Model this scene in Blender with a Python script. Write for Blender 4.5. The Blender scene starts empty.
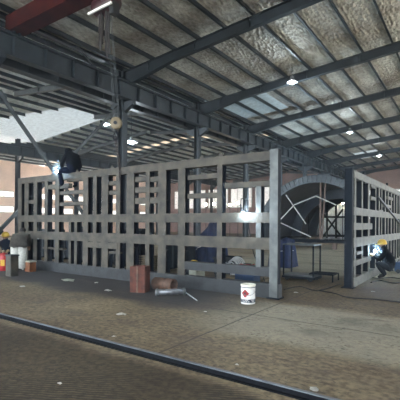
import bpy, bmesh, math, random
from mathutils import Vector, Matrix
random.seed(7)
HAZE = .0017
SC = bpy.context.scene
COL = SC.collection
PI = math.pi
V = Vector

# ------------------------------------------------------------------ camera calibration (metres, z up, Y along the hall)
FOC, PX, PY, H = 391.0, 200.0, 223.5, 1.6
TH, ROLL = math.radians(34.8), math.radians(.34)


def ray(x, y):
    u, v = x - PX, PY - y
    u, v = u * math.cos(ROLL) - v * math.sin(ROLL), u * math.sin(ROLL) + v * math.cos(ROLL)
    s, c = math.sin(TH), math.cos(TH)
    return V((c * u - s * FOC, s * u + c * FOC, v))


def onY(x, y, Y):
    d = ray(x, y)
    return V((0, 0, H)) + d * (Y / d.y)


def onX(x, y, X):
    d = ray(x, y)
    return V((0, 0, H)) + d * (X / d.x)


def onZ(x, y, Z=0.0):
    d = ray(x, y)
    return V((0, 0, H)) + d * ((Z - H) / d.z)


cam_d = bpy.data.cameras.new('camera')
cam = bpy.data.objects.new('camera', cam_d)
COL.objects.link(cam)
cam_d.sensor_width = 36
cam_d.lens = 36 * FOC / 400
cam_d.shift_y = (PY - 200) / 400
cam.matrix_world = Matrix.Translation((0, 0, H)) @ Matrix.Rotation(TH, 4, 'Z') @ Matrix.Rotation(PI / 2, 4, 'X') @ Matrix.Rotation(ROLL, 4, 'Z')
SC.camera = cam


# ------------------------------------------------------------------ materials
def mat(name, col, rough=.6, metal=0.0, var=.25, scale=4.0, detail=6.0, col2=None, bump=0.0, bscale=None, emit=None, estr=0.0,
        trans=0.0, thr=(.35, .65), stretch=None, spec=.4):
    m = bpy.data.materials.new(name)
    m.use_nodes = True
    nt = m.node_tree
    b = nt.nodes['Principled BSDF']
    b.inputs['Roughness'].default_value = rough
    b.inputs['Metallic'].default_value = metal
    b.inputs['Specular IOR Level'].default_value = spec
    tc = nt.nodes.new('ShaderNodeNewGeometry')
    mp = nt.nodes.new('ShaderNodeMapping')
    nt.links.new(tc.outputs['Position'], mp.inputs['Vector'])
    if stretch:
        mp.inputs['Scale'].default_value = stretch
    nz = nt.nodes.new('ShaderNodeTexNoise')
    nz.inputs['Scale'].default_value = scale
    nz.inputs['Detail'].default_value = detail
    nt.links.new(mp.outputs['Vector'], nz.inputs['Vector'])
    cr = nt.nodes.new('ShaderNodeValToRGB')
    cr.color_ramp.elements[0].position = thr[0]
    cr.color_ramp.elements[1].position = thr[1]
    c2 = col2 or tuple(max(0, c * (1 - var)) for c in col)
    cr.color_ramp.elements[0].color = (*c2, 1)
    cr.color_ramp.elements[1].color = (*col, 1)
    nt.links.new(nz.outputs['Fac'], cr.inputs['Fac'])
    nt.links.new(cr.outputs['Color'], b.inputs['Base Color'])
    if bump:
        n2 = nt.nodes.new('ShaderNodeTexNoise')
        n2.inputs['Scale'].default_value = bscale or scale * 4
        n2.inputs['Detail'].default_value = 4
        nt.links.new(mp.outputs['Vector'], n2.inputs['Vector'])
        bp = nt.nodes.new('ShaderNodeBump')
        bp.inputs['Strength'].default_value = bump
        bp.inputs['Distance'].default_value = .05
        nt.links.new(n2.outputs['Fac'], bp.inputs['Height'])
        nt.links.new(bp.outputs['Normal'], b.inputs['Normal'])
    if emit:
        b.inputs['Emission Color'].default_value = (*emit, 1)
        b.inputs['Emission Strength'].default_value = estr
    return m


M = {}
M['steel'] = mat('dusty_steel', (.058, .051, .037), .65, .05, col2=(.020, .019, .016), scale=3.5, bump=.15)
M['steel_low'] = mat('shaded_low_steel', (.022, .026, .029), .6, .1, col2=(.010, .012, .014), scale=3.5, bump=.15)  # dimmer light low on the frame, put into the colour
M['navy_sides'] = mat('dark_navy_sides', (.011, .015, .022), .7, 0, col2=(.006, .009, .014), scale=4, spec=.12)  # webs, rear flanges and end post body coloured darker than the fronts
M['steel_end'] = mat('primed_grey_steel', (.09, .10, .098), .5, .15, col2=(.05, .057, .059), scale=5)
M['steel_pale'] = mat('pale_dusty_steel', (.115, .115, .090), .6, .1, col2=(.06, .062, .050), scale=4)
M['dark_steel'] = mat('dark_blue_steel', (.008, .013, .020), .7, .0, col2=(.005, .008, .012), scale=3, spec=.12)
M['building'] = mat('building_steel_grey', (.022, .031, .038), .5, .15, col2=(.012, .017, .022), scale=1.4)
M['rafter'] = mat('rafter_steel', (.018, .026, .032), .5, .15, col2=(.010, .015, .019), scale=1.4)
M['purlin'] = mat('purlin_steel', (.022, .031, .037), .45, .25, col2=(.012, .018, .022), scale=1.4)
M['galv'] = mat('galvanised_purlin', (.032, .046, .056), .5, .2, col2=(.018, .026, .032), scale=1.4)
M['galv_brace'] = mat('brace_grey', (.065, .075, .08), .5, .2, col2=(.035, .042, .046), scale=3)
M['rail_dark'] = mat('dark_rail_web', (.006, .007, .009), .9, 0, scale=6, spec=.08)
M['worn'] = mat('worn_rail_top', (.16, .18, .19), .4, .4, col2=(.09, .10, .11), scale=6)
M['pale_metal'] = mat('pale_metal_tube', (.55, .58, .58), .45, .3, scale=6)
M['crane_red'] = mat('crane_red_paint', (.04, .006, .005), .7, 0, col2=(.022, .004, .004), scale=2, spec=.12)
M['hoist_red'] = mat('hoist_dark_red', (.03, .006, .009), .45, 0, scale=6)
M['white'] = mat('white_paint', (.72, .72, .69), .5, var=.15, scale=12)
M['chain'] = mat('dark_chain', (.045, .04, .04), .5, .5, scale=20)
M['wood'] = mat('tan_sheave', (.17, .135, .08), .6, scale=15)
M['rust'] = mat('red_rust_primer', (.085, .024, .014), .8, 0, col2=(.045, .016, .011), scale=9, bump=.2)
M['rust_pipe'] = mat('brown_rust_pipe', (.11, .062, .042), .7, .05, col2=(.05, .03, .022), scale=9)
M['tube'] = mat('mill_steel_tube', (.19, .20, .215), .4, .6, scale=14)
M['black'] = mat('black_rubber', (.014, .016, .018), .55, scale=10)
M['navy'] = mat('navy_workwear', (.007, .011, .024), .9, scale=12, bump=.2, spec=.08)
M['black_cloth'] = mat('black_workwear', (.0032, .0045, .0075), .9, scale=12, bump=.2, spec=.08)
M['grey_jacket'] = mat('brown_grey_jacket', (.085, .078, .066), .9, scale=14, bump=.3)
M['offwhite'] = mat('off_white_trousers', (.42, .42, .38), .9, scale=14, bump=.3)
M['jeans'] = mat('grey_blue_trousers', (.022, .027, .034), .9, scale=12, spec=.08)
M['skin'] = mat('skin', (.32, .17, .10), .6, var=.1)
M['glove'] = mat('tan_glove', (.32, .22, .11), .85, scale=20)
M['hair'] = mat('black_hair', (.012, .01, .009), .7)
M['yellow'] = mat('yellow_plastic', (.62, .40, .05), .4, var=.15)
M['orange'] = mat('orange_box', (.22, .08, .028), .8, col2=(.12, .05, .025), scale=8)
M['red'] = mat('red_paint', (.30, .014, .018), .4, var=.2)
M['redcloth'] = mat('red_rag', (.45, .04, .05), .9)
M['blue_tarp'] = mat('blue_tarpaulin', (.006, .020, .075), .65, col2=(.004, .012, .045), scale=5, bump=.5, bscale=7)
M['blue'] = mat('blue_machine_paint', (.012, .04, .10), .5, scale=5)
M['label_dark'] = mat('label_dark_band', (.02, .03, .05), .5)
M['lid'] = mat('cream_lid', (.66, .63, .52), .45, var=.1)
M['paper'] = mat('white_scrap', (.55, .54, .50), .8, scale=30)
M['cardboard'] = mat('pale_crate', (.40, .42, .34), .8, scale=8)
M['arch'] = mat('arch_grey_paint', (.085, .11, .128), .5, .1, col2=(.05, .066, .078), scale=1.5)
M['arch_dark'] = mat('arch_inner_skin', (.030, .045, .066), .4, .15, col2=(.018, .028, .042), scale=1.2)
M['prop'] = mat('brown_prop_tube', (.14, .10, .085), .6, .2, scale=4)
M['sheet'] = mat('white_plastic_sheet', (.82, .88, .92), .5, scale=2)
M['lamp_shade'] = mat('lamp_shade_grey', (.35, .38, .40), .4, .6)
M['lamp'] = mat('lamp_glow', (1, 1, 1), .5, emit=(.80, .93, 1), estr=25)
M['warm_lamp'] = mat('warm_lamp_glow', (1, .9, .7), .5, emit=(1, .83, .55), estr=22)
M['arc'] = mat('welding_arc', (1, 1, 1), .5, emit=(.55, .78, 1), estr=160)
M['sky_panel'] = mat('skylight_panel', (.8, .85, .88), .5, emit=(.78, .92, 1), estr=.068)
M['sky_dim'] = mat('dim_skylight_panel', (.5, .6, .66), .5, emit=(.55, .80, .9), estr=.012)
M['sky_warm'] = mat('warm_skylight_panel', (.8, .7, .6), .5, emit=(1, .78, .55), estr=.15)
M['window'] = mat('window_daylight', (.9, .9, .9), .3, emit=(1, .94, .84), estr=.3)
M['window_soft'] = mat('window_soft_daylight', (.9, .9, .9), .3, emit=(.95, .90, .84), estr=.085)
M['frame_white'] = mat('window_frame', (.40, .40, .38), .5)
M['wall_l'] = mat('peach_wall', (.72, .55, .45), .85, col2=(.58, .45, .38), scale=.5)
M['wall_b'] = mat('brick_red_wall', (.30, .20, .175), .85, col2=(.21, .145, .13), scale=.6)
M['eave'] = M['rafter']


def foil_material(name, base, dirt, quilt=True):
    m = bpy.data.materials.new(name)
    m.use_nodes = True
    nt = m.node_tree
    N, L = nt.nodes, nt.links
    b = N['Principled BSDF']
    b.inputs['Metallic'].default_value = .35
    b.inputs['Roughness'].default_value = .52
    g = N.new('ShaderNodeNewGeometry')
    n1 = N.new('ShaderNodeTexNoise'); n1.inputs['Scale'].default_value = .55; n1.inputs['Detail'].default_value = 8
    L.new(g.outputs['Position'], n1.inputs['Vector'])
    r1 = N.new('ShaderNodeValToRGB')
    e = r1.color_ramp.elements
    e[0].position, e[1].position = .38, .66
    e[0].color, e[1].color = (*dirt, 1), (*base, 1)
    L.new(n1.outputs['Fac'], r1.inputs['Fac'])
    n2 = N.new('ShaderNodeTexNoise'); n2.inputs['Scale'].default_value = 5; n2.inputs['Detail'].default_value = 5
    mp = N.new('ShaderNodeMapping'); mp.inputs['Scale'].default_value = (1.6, .7, 1)
    L.new(g.outputs['Position'], mp.inputs['Vector'])
    L.new(mp.outputs['Vector'], n2.inputs['Vector'])
    mx = N.new('ShaderNodeMixRGB'); mx.blend_type = 'MULTIPLY'; mx.inputs['Fac'].default_value = .55
    r2 = N.new('ShaderNodeValToRGB')
    r2.color_ramp.elements[0].position, r2.color_ramp.elements[1].position = .35, .6
    r2.color_ramp.elements[0].color = (.45, .43, .40, 1)
    L.new(n2.outputs['Fac'], r2.inputs['Fac'])
    L.new(r1.outputs['Color'], mx.inputs[1]); L.new(r2.outputs['Color'], mx.inputs[2])
    L.new(mx.outputs['Color'], b.inputs['Base Color'])
    vo = N.new('ShaderNodeTexVoronoi'); vo.inputs['Scale'].default_value = 5.5
    L.new(mp.outputs['Vector'], vo.inputs['Vector'])
    ad = N.new('ShaderNodeMath'); ad.operation = 'ADD'
    L.new(vo.outputs['Distance'], ad.inputs[0]); L.new(n2.outputs['Fac'], ad.inputs[1])
    bp = N.new('ShaderNodeBump'); bp.inputs['Strength'].default_value = .75; bp.inputs['Distance'].default_value = .09
    L.new(ad.outputs[0], bp.inputs['Height'])
    L.new(bp.outputs['Normal'], b.inputs['Normal'])
    return m


M['foil'] = foil_material('roof_foil_insulation', (.62, .615, .55), (.29, .26, .215))
M['foil_side'] = foil_material('roof_foil_bright', (.80, .88, .88), (.55, .58, .56))


def floor_material():
    m = bpy.data.materials.new('dusty_concrete')
    m.use_nodes = True
    nt = m.node_tree
    N, L = nt.nodes, nt.links
    b = N['Principled BSDF']
    b.inputs['Roughness'].default_value = .8
    b.inputs['Specular IOR Level'].default_value = .25
    g = N.new('ShaderNodeNewGeometry')
    sp = N.new('ShaderNodeSeparateXYZ')
    L.new(g.outputs['Position'], sp.inputs[0])

    def noise(sc, det, st=None, dist=0):
        n = N.new('ShaderNodeTexNoise'); n.inputs['Scale'].default_value = sc; n.inputs['Detail'].default_value = det
        n.inputs['Distortion'].default_value = dist
        if st:
            mp = N.new('ShaderNodeMapping'); mp.inputs['Scale'].default_value = st
            L.new(g.outputs['Position'], mp.inputs['Vector']); L.new(mp.outputs['Vector'], n.inputs['Vector'])
        else:
            L.new(g.outputs['Position'], n.inputs['Vector'])
        return n.outputs['Fac']

    def ramp(f, p0, p1, c0=(0, 0, 0), c1=(1, 1, 1)):
        r = N.new('ShaderNodeValToRGB')
        r.color_ramp.elements[0].position, r.color_ramp.elements[1].position = p0, p1
        r.color_ramp.elements[0].color, r.color_ramp.elements[1].color = (*c0, 1), (*c1, 1)
        L.new(f, r.inputs['Fac'])
        return r.outputs['Color']

    def mix(a, c, f, bt='MIX'):
        x = N.new('ShaderNodeMixRGB'); x.blend_type = bt
        for i, q in ((0, f), (1, a), (2, c)):
            if isinstance(q, (int, float)): x.inputs[i].default_value = q
            elif isinstance(q, tuple): x.inputs[i].default_value = (*q, 1)
            else: L.new(q, x.inputs[i])
        return x.outputs['Color']

    def math_(op, a, c=0.0, d=None):
        x = N.new('ShaderNodeMath'); x.operation = op
        for i, q in enumerate((a, c) if d is None else (a, c, d)):
            if isinstance(q, (int, float)): x.inputs[i].default_value = q
            else: L.new(q, x.inputs[i])
        return x.outputs[0]

    X, Y = sp.outputs['X'], sp.outputs['Y']
    wob = math_('MULTIPLY', math_('SUBTRACT', noise(1.1, 5), .5), 1.3)

    def band(co, lo, hi, soft=.1):      # smooth box mask
        a = math_('SMOOTHSTEP', co, lo - soft, lo + soft) if False else None
        r1 = N.new('ShaderNodeMapRange'); r1.interpolation_type = 'SMOOTHSTEP'
        r1.inputs['From Min'].default_value, r1.inputs['From Max'].default_value = lo - soft, lo + soft
        L.new(co, r1.inputs['Value'])
        r2 = N.new('ShaderNodeMapRange'); r2.interpolation_type = 'SMOOTHSTEP'
        r2.inputs['From Min'].default_value, r2.inputs['From Max'].default_value = hi + soft, hi - soft
        L.new(co, r2.inputs['Value'])
        return math_('MULTIPLY', r1.outputs[0], r2.outputs[0])

    base = ramp(noise(.7, 9), .32, .68, (.122, .093, .060), (.228, .187, .122))
    base = mix(base, ramp(noise(13, 12), .36, .62, (.50, .49, .48), (1.08, 1.07, 1.03)), .9, 'MULTIPLY')
    # paler concrete slab strip in front of the frames
    Yw, Xw = math_('ADD', Y, math_('MULTIPLY', wob, .25)), math_('ADD', X, wob)
    slab = math_('MULTIPLY', band(Yw, 4.9, 7.35, .22), band(Xw, -3.6, 3, .8))
    base = mix(base, mix(base, (.31, .30, .235), .5), slab)
    back = math_('MULTIPLY', band(Y, 12.5, 60, 1.5), band(Xw, -9, 6, 1.0))
    base = mix(base, mix(base, (.36, .36, .29), .6), back)
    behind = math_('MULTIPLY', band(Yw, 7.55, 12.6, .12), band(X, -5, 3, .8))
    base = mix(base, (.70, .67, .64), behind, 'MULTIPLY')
    sc = math_('MULTIPLY', ramp(noise(22, 10, (.55, 1, 1), 1.2), .54, .64), ramp(noise(1.7, 5), .36, .56))
    base = mix(base, (.05, .042, .034), math_('MULTIPLY', sc, .75))
    # oily dark dust in front of and under the long frame
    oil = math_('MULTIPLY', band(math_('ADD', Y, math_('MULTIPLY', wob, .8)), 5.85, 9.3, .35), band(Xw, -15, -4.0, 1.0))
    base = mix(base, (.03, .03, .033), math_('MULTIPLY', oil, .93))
    st = ramp(noise(.9, 7, (1, 1.6, 1), .6), .56, .68)
    base = mix(base, (.07, .06, .05), math_('MULTIPLY', st, .55))
    # tyre tracks pressed in the dust on the near side of the rail
    wv = N.new('ShaderNodeTexWave'); wv.inputs['Scale'].default_value = 3.4; wv.inputs['Distortion'].default_value = 3.0
    wv.inputs['Detail'].default_value = 3
    mpw = N.new('ShaderNodeMapping'); mpw.inputs['Rotation'].default_value = (0, 0, .9); mpw.inputs['Scale'].default_value = (1.5, 2.2, 1)
    L.new(g.outputs['Position'], mpw.inputs['Vector']); L.new(mpw.outputs['Vector'], wv.inputs['Vector'])
    track = math_('MULTIPLY', band(Yw, -2, 3.35, .1), ramp(noise(.8, 3), .42, .6))
    base = mix(base, mix(base, (.06, .05, .04), .75), math_('MULTIPLY', ramp(wv.outputs['Fac'], .3, .7), track))
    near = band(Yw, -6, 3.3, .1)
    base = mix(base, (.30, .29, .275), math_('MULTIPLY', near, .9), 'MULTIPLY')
    # slab joints
    for co, at in ((X, -3.17), (Y, 6.2), (X, -9.3)):
        j = math_('LESS_THAN', math_('ABSOLUTE', math_('SUBTRACT', math_('ADD', co, math_('MULTIPLY', wob, .04)), at)), .016)
        lim = band(Y, 3.6, 12, .1)
        base = mix(base, (.05, .045, .04), math_('MULTIPLY', math_('MULTIPLY', j, lim), .85))
    for at in (16, 20, 24, 29):
        j = math_('LESS_THAN', math_('ABSOLUTE', math_('SUBTRACT', Y, at)), .07)
        base = mix(base, (.08, .075, .06), math_('MULTIPLY', j, .7))
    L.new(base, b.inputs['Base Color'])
    bp = N.new('ShaderNodeBump'); bp.inputs['Strength'].default_value = .35; bp.inputs['Distance'].default_value = .02
    L.new(math_('ADD', noise(9, 8), math_('MULTIPLY', math_('MULTIPLY', wv.outputs['Fac'], track), .8)), bp.inputs['Height'])
    L.new(bp.outputs['Normal'], b.inputs['Normal'])
    return m


M['floor'] = floor_material()


# ------------------------------------------------------------------ geometry helpers (world coordinates)
class MB:
    def __init__(s):
        s.bm = bmesh.new()

    def quad(s, *pts):
        s.bm.faces.new([s.bm.verts.new(p) for p in pts])
        return s

    def box(s, x0, x1, y0, y1, z0, z1, bev=0.0):
        return s.obox(V(((x0 + x1) / 2, (y0 + y1) / 2, (z0 + z1) / 2)), V((1, 0, 0)), V((0, 1, 0)), V((0, 0, 1)),
                      (x1 - x0) / 2, (y1 - y0) / 2, (z1 - z0) / 2, bev)

    def obox(s, c, ax, ay, az, hx, hy, hz, bev=0.0):
        vs = [s.bm.verts.new(c + ax * (hx * i) + ay * (hy * j) + az * (hz * k)) for i in (-1, 1) for j in (-1, 1) for k in (-1, 1)]
        fs = [s.bm.faces.new([vs[i] for i in f]) for f in ((0, 1, 3, 2), (4, 6, 7, 5), (0, 4, 5, 1), (2, 3, 7, 6), (0, 2, 6, 4), (1, 5, 7, 3))]
        if bev:
            es = {e for f in fs for e in f.edges}
            bmesh.ops.bevel(s.bm, geom=list(es), offset=bev, segments=2, affect='EDGES')
        return s

    def bar(s, p0, p1, w, h, up=V((0, 0, 1)), bev=0.0):
        p0, p1 = V(p0), V(p1)
        d = (p1 - p0)
        L = d.length
        d.normalize()
        side = d.cross(up)
        if side.length < 1e-4:
            side = d.cross(V((1, 0, 0)))
        side.normalize()
        upv = side.cross(d)
        return s.obox((p0 + p1) / 2, d, side, upv, L / 2, w / 2, h / 2, bev)

    def ibeam(s, p0, p1, w, h, up=V((0, 0, 1)), t=.02):
        p0, p1 = V(p0), V(p1)
        d = (p1 - p0)
        L = d.length
        d.normalize()
        side = d.cross(up).normalized()
        upv = side.cross(d)
        c = (p0 + p1) / 2
        s.obox(c + upv * (h / 2 - t / 2), d, side, upv, L / 2, w / 2, t / 2)
        s.obox(c - upv * (h / 2 - t / 2), d, side, upv, L / 2, w / 2, t / 2)
        s.obox(c, d, side, upv, L / 2, t * .4, h / 2 - t)
        return s

    def tube(s, pts, r, n=8, cap=True):
        pts = [V(p) for p in pts]
        rs = r if isinstance(r, (list, tuple)) else [r] * len(pts)
        rings = []
        ref = None
        for i, p in enumerate(pts):
            d = (pts[min(i + 1, len(pts) - 1)] - pts[max(i - 1, 0)]).normalized()
            if ref is None:
                ref = d.orthogonal().normalized()
            else:
                ref = (ref - d * ref.dot(d))
                ref = ref.normalized() if ref.length > 1e-5 else d.orthogonal().normalized()
            o = d.cross(ref)
            rings.append([s.bm.verts.new(p + (ref * math.cos(2 * PI * k / n) + o * math.sin(2 * PI * k / n)) * rs[i]) for k in range(n)])
        for a, b in zip(rings, rings[1:]):
            for k in range(n):
                s.bm.faces.new((a[k], a[(k + 1) % n], b[(k + 1) % n], b[k]))
        if cap:
            s.bm.faces.new(rings[0][::-1]); s.bm.faces.new(rings[-1])
        return s

    def lathe(s, c, prof, n=24, axis=V((0, 0, 1))):
        c = V(c)
        a = axis.normalized()
        u = a.orthogonal().normalized()
        w = a.cross(u)
        rings = []
        for r, z in prof:
            rings.append([s.bm.verts.new(c + a * z + (u * math.cos(2 * PI * k / n) + w * math.sin(2 * PI * k / n)) * max(r, 1e-4)) for k in range(n)])
        for p, q in zip(rings, rings[1:]):
            for k in range(n):
                s.bm.faces.new((p[k], p[(k + 1) % n], q[(k + 1) % n], q[k]))
        s.bm.faces.new(rings[0][::-1]); s.bm.faces.new(rings[-1])
        return s

    def ell(s, c, r, n=12, mtx=None):
        g = bmesh.ops.create_uvsphere(s.bm, u_segments=n, v_segments=max(6, n // 2 + 2), radius=1)
        for v in g['verts']:
            p = V((v.co.x * r[0], v.co.y * r[1], v.co.z * r[2]))
            v.co = (mtx @ p if mtx else p) + V(c)
        return s

    def prism(s, poly, dvec):
        a = [s.bm.verts.new(V(p)) for p in poly]
        b = [s.bm.verts.new(V(p) + V(dvec)) for p in poly]
        s.bm.faces.new(a[::-1]); s.bm.faces.new(b)
        n = len(a)
        for k in range(n):
            s.bm.faces.new((a[k], a[(k + 1) % n], b[(k + 1) % n], b[k]))
        return s

    def build(s, name, m, parent=None, at=None, smooth=False):
        """ONE mesh object; its origin is at AT, or at its parent's place."""
        bmesh.ops.recalc_face_normals(s.bm, faces=s.bm.faces)
        o0 = V(parent['_at']) if parent is not None else V(at if at is not None else (0, 0, 0))
        for v in s.bm.verts:
            v.co -= o0
        me = bpy.data.meshes.new(name)
        s.bm.to_mesh(me)
        s.bm.free()
        for mm in (m if isinstance(m, list) else [m]):
            me.materials.append(mm)
        if smooth:
            for p in me.polygons:
                p.use_smooth = True
        o = bpy.data.objects.new(name, me)
        COL.objects.link(o)
        if parent is not None:
            o.parent = parent
        else:
            o.location = o0
        o['_at'] = list(o0)
        return o


def tag(o, label=None, cat=None, group=None, kind=None):
    if label: o['label'] = label
    if cat: o['category'] = cat
    if group: o['group'] = group
    if kind: o['kind'] = kind
    return o


def thing(name, label, cat, at, group=None):
    o = bpy.data.objects.new(name, None)
    COL.objects.link(o)
    o.location = at
    o.empty_display_size = .2
    o['_at'] = list(V(at))
    return tag(o, label, cat, group)


ORD = ['first', 'second', 'third', 'fourth', 'fifth', 'sixth', 'seventh', 'eighth', 'ninth', 'tenth', 'eleventh', 'twelfth', 'thirteenth',
       'fourteenth', 'fifteenth', 'sixteenth', 'seventeenth', 'eighteenth']

# ------------------------------------------------------------------ building
XA, XB, XC = -13.7, -32.6, -46.0          # column lines, far left wall
SLOPE, ZE = .09, 9.0                       # roof pitch, eave height at the column lines
YN, YF, YB = 7.0, 56.6, -9.0               # first column, end wall, open near end
BAY = 6.2
XR = 9.0
RIDGE = -1.2


def zmain(x):
    return ZE + SLOPE * (x - XA) if x < RIDGE else ZE + SLOPE * (RIDGE - XA) - SLOPE * (x - RIDGE)


def zside(x):
    if x > XB:
        mid = (XA + XB) / 2
        return ZE + SLOPE * min(XA - x, x - XB)
    return ZE + SLOPE * min(XB - x, x - XC)


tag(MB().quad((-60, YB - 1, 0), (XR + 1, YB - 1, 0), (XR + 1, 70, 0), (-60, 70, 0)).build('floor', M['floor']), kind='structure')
M['bounce_yard'] = mat('pale_bounce_concrete', (.55, .53, .48), .9, scale=.4)  # unseen yard, added pale to bounce sunlight up to the roof
b = MB()
b.quad((XR + 1, YB - 1, 0), (60, YB - 1, 0), (60, 70, 0), (XR + 1, 70, 0))
b.quad((-60, -50, 0), (60, -50, 0), (60, YB - 1, 0), (-60, YB - 1, 0))
tag(b.build('floor', M['bounce_yard']), kind='structure')


def roof(name, xs, zf, m, y0, y1):
    b = MB()
    for x0, x1 in zip(xs, xs[1:]):
        b.prism([(x0, y0, zf(x0)), (x1, y0, zf(x1)), (x1, y0, zf(x1) + .08), (x0, y0, zf(x0) + .08)], (0, y1 - y0, 0))
    return tag(b.build(name, m), kind='structure')


roof('ceiling', [XA, RIDGE, XR], zmain, M['foil'], YB, YF)
XM = (XA + XB) / 2
SKP = [(XC, 14.6), ((XB + XC) / 2, 14.8), (XB, 15.0), (-28.6, 15.4), (XM, 17.6)]     # near edge of the broad skylight
SKF = 20.9


def slab_poly(b, pts, dz0, dz1):
    """roof sheet over plan points (x, y), following the side-bay roof."""
    b.prism([(x_, y_, zside(x_) + dz0) for x_, y_ in pts], (0, 0, dz1 - dz0))


b = MB()
for (x0, y0), (x1, y1) in zip(SKP, SKP[1:]):
    slab_poly(b, [(x0, YB), (x1, YB), (x1, y1), (x0, y0)], 0, .08)
    for ya, yb in ((SKF, 29.6), (30.5, YF)):
        slab_poly(b, [(x0, ya), (x1, ya), (x1, yb), (x0, yb)], 0, .08)
for ya, yb in ((YB, 29.6), (30.5, YF)):
    slab_poly(b, [(XM, ya), (XA, ya), (XA, yb), (XM, yb)], 0, .08)
tag(b.build('ceiling', M['foil_side']), kind='structure')
b = MB()
for (x0, y0), (x1, y1) in zip(SKP, SKP[1:]):
    slab_poly(b, [(x0, y0), (x1, y1), (x1, SKF), (x0, SKF)], .02, .06)
tag(b.build('skylight', M['sky_panel']), 'broad white skylight in the far slope of the left-hand roof', 'skylight')
b = MB()
for x0, x1 in ((XC, (XB + XC) / 2), ((XB + XC) / 2, XB), (XB, XM), (XM, XA)):
    slab_poly(b, [(x0, 29.6), (x1, 29.6), (x1, 30.5), (x0, 30.5)], .02, .06)
tag(b.build('skylight', M['sky_warm']), 'thin warm-toned skylight strip across the left-hand roof', 'skylight')

# walls
def wall_with_windows():
    b = MB()
    b.box(XC - .25, XC, YB, YF, 0, ZE)
    tag(b.build('wall_left', M['wall_l']), kind='structure')
    b = MB()
    b.box(XR, XR + .25, YB, 13.5, 0, zmain(XR)).box(XR, XR + .25, 13.5, YF, 6.0, zmain(XR)).box(XR, XR + .25, 44, YF, 0, 6.0)  # unseen wall added to keep side light off the frames, open farther back
    tag(b.build('wall_right_blocker', M['wall_b']), kind='structure')
    n = 1
    y = 14.0
    while y < YF - 4:
        for (z0, z1) in ((2.85, 3.5), (4.7, 5.3)):
            f = MB()
            for (a, c, d, e) in ((y, y + 3.6, z0 - .1, z0), (y, y + 3.6, z1, z1 + .1), (y - .1, y, z0 - .1, z1 + .1), (y + 3.6, y + 3.7, z0 - .1, z1 + .1)):
                f.box(XC, XC + .08, a, c, d, e)
            for k in (1, 2):
                f.box(XC, XC + .06, y + 1.2 * k - .03, y + 1.2 * k + .03, z0, z1)
            w = tag(f.build('window_%d' % n, M['frame_white']), kind='structure')
            MB().box(XC, XC + .03, y, y + 3.6, z0, z1).build('pane', M['window'], w)
            n += 1
        y += 4.3
    b = MB()
    b.prism([(XC, YF, 0), (XR, YF, 0), (XR, YF, zmain(XR)), (RIDGE, YF, zmain(RIDGE)), (XA, YF, ZE), ((XA + XB) / 2, YF, zside((XA + XB) / 2)), (XB, YF, ZE),
             ((XB + XC) / 2, YF, zside((XB + XC) / 2)), (XC, YF, ZE)], (0, .25, 0))
    tag(b.build('wall_back', M['wall_b']), kind='structure')
    for x0, x1, z0, z1, m in ((-45, -42.6, 4.3, 7.4, 'window_soft'), (-42, -38.2, 4.3, 7.4, 'window_soft'), (-37.5, -33.7, 4.3, 7.4, 'window_soft'), (-33, -29.2, 4.3, 7.4, 'window_soft'), (-28.5, -24.7, 4.3, 7.4, 'window_soft'), (-20, -16.2, 2.7, 6.4, 'window_soft'), (-15.4, -12, 2.7, 6.4, 'window_soft'),
                              (-11.5, -7.5, 2.4, 6.2, 'window_soft'), (-6.8, -3, 2.4, 6.2, 'window_soft'), (-2, 3, 2.4, 6.2, 'window_soft')):
        f = MB()
        yy = YF - .08
        f.box(x0 - .1, x1 + .1, yy, YF, z0 - .1, z0).box(x0 - .1, x1 + .1, yy, YF, z1, z1 + .1)
        f.box(x0 - .1, x0, yy, YF, z0, z1).box(x1, x1 + .1, yy, YF, z0, z1)
        k = x0 + 1.2
        while k < x1 - .3:
            f.box(k - .03, k + .03, yy, YF, z0, z1)
            k += 1.2
        w = tag(f.build('window_%d' % n, M['frame_white']), kind='structure')
        MB().box(x0, x1, YF - .03, YF, z0, z1).build('pane', M[m], w)
        n += 1


wall_with_windows()

# columns
def column(x, y, lab, grp, top, hw=.2, hd=.32, brackets=(1, -1)):
    t = thing('steel_column', lab, 'column', (x, y, 0), grp)
    MB().ibeam((x, y, .03), (x, y, top), hw * 2 * .8, hd, up=V((1, 0, 0)), t=.025).build('shaft', M['building'], t)
    MB().box(x - .28, x + .28, y - .25, y + .25, 0, .03).build('base_plate', M['building'], t)
    for s in brackets:
        b = MB()
        xs = x + s * hd / 2
        b.prism([(xs, y - .1, 7.33), (xs + s * .58, y - .1, 7.33), (xs + s * .58, y - .1, 7.15), (xs, y - .1, 6.85)], (0, .2, 0))
        b.build('bracket', M['building'], t)


for n in range(0, 8):
    column(XA, YN + BAY * n, 'grey steel column in the row under the crane girder, %s from the near end' % ORD[n], 'columns under the crane girder', ZE - .13)
for n in range(1, 8):
    column(XB, YN + BAY * n - .45, 'thin grey column far left across the side bay, %s of its row from the near end' % ORD[n - 1], 'columns across the side bay', ZE - .1, brackets=(1,))

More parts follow.
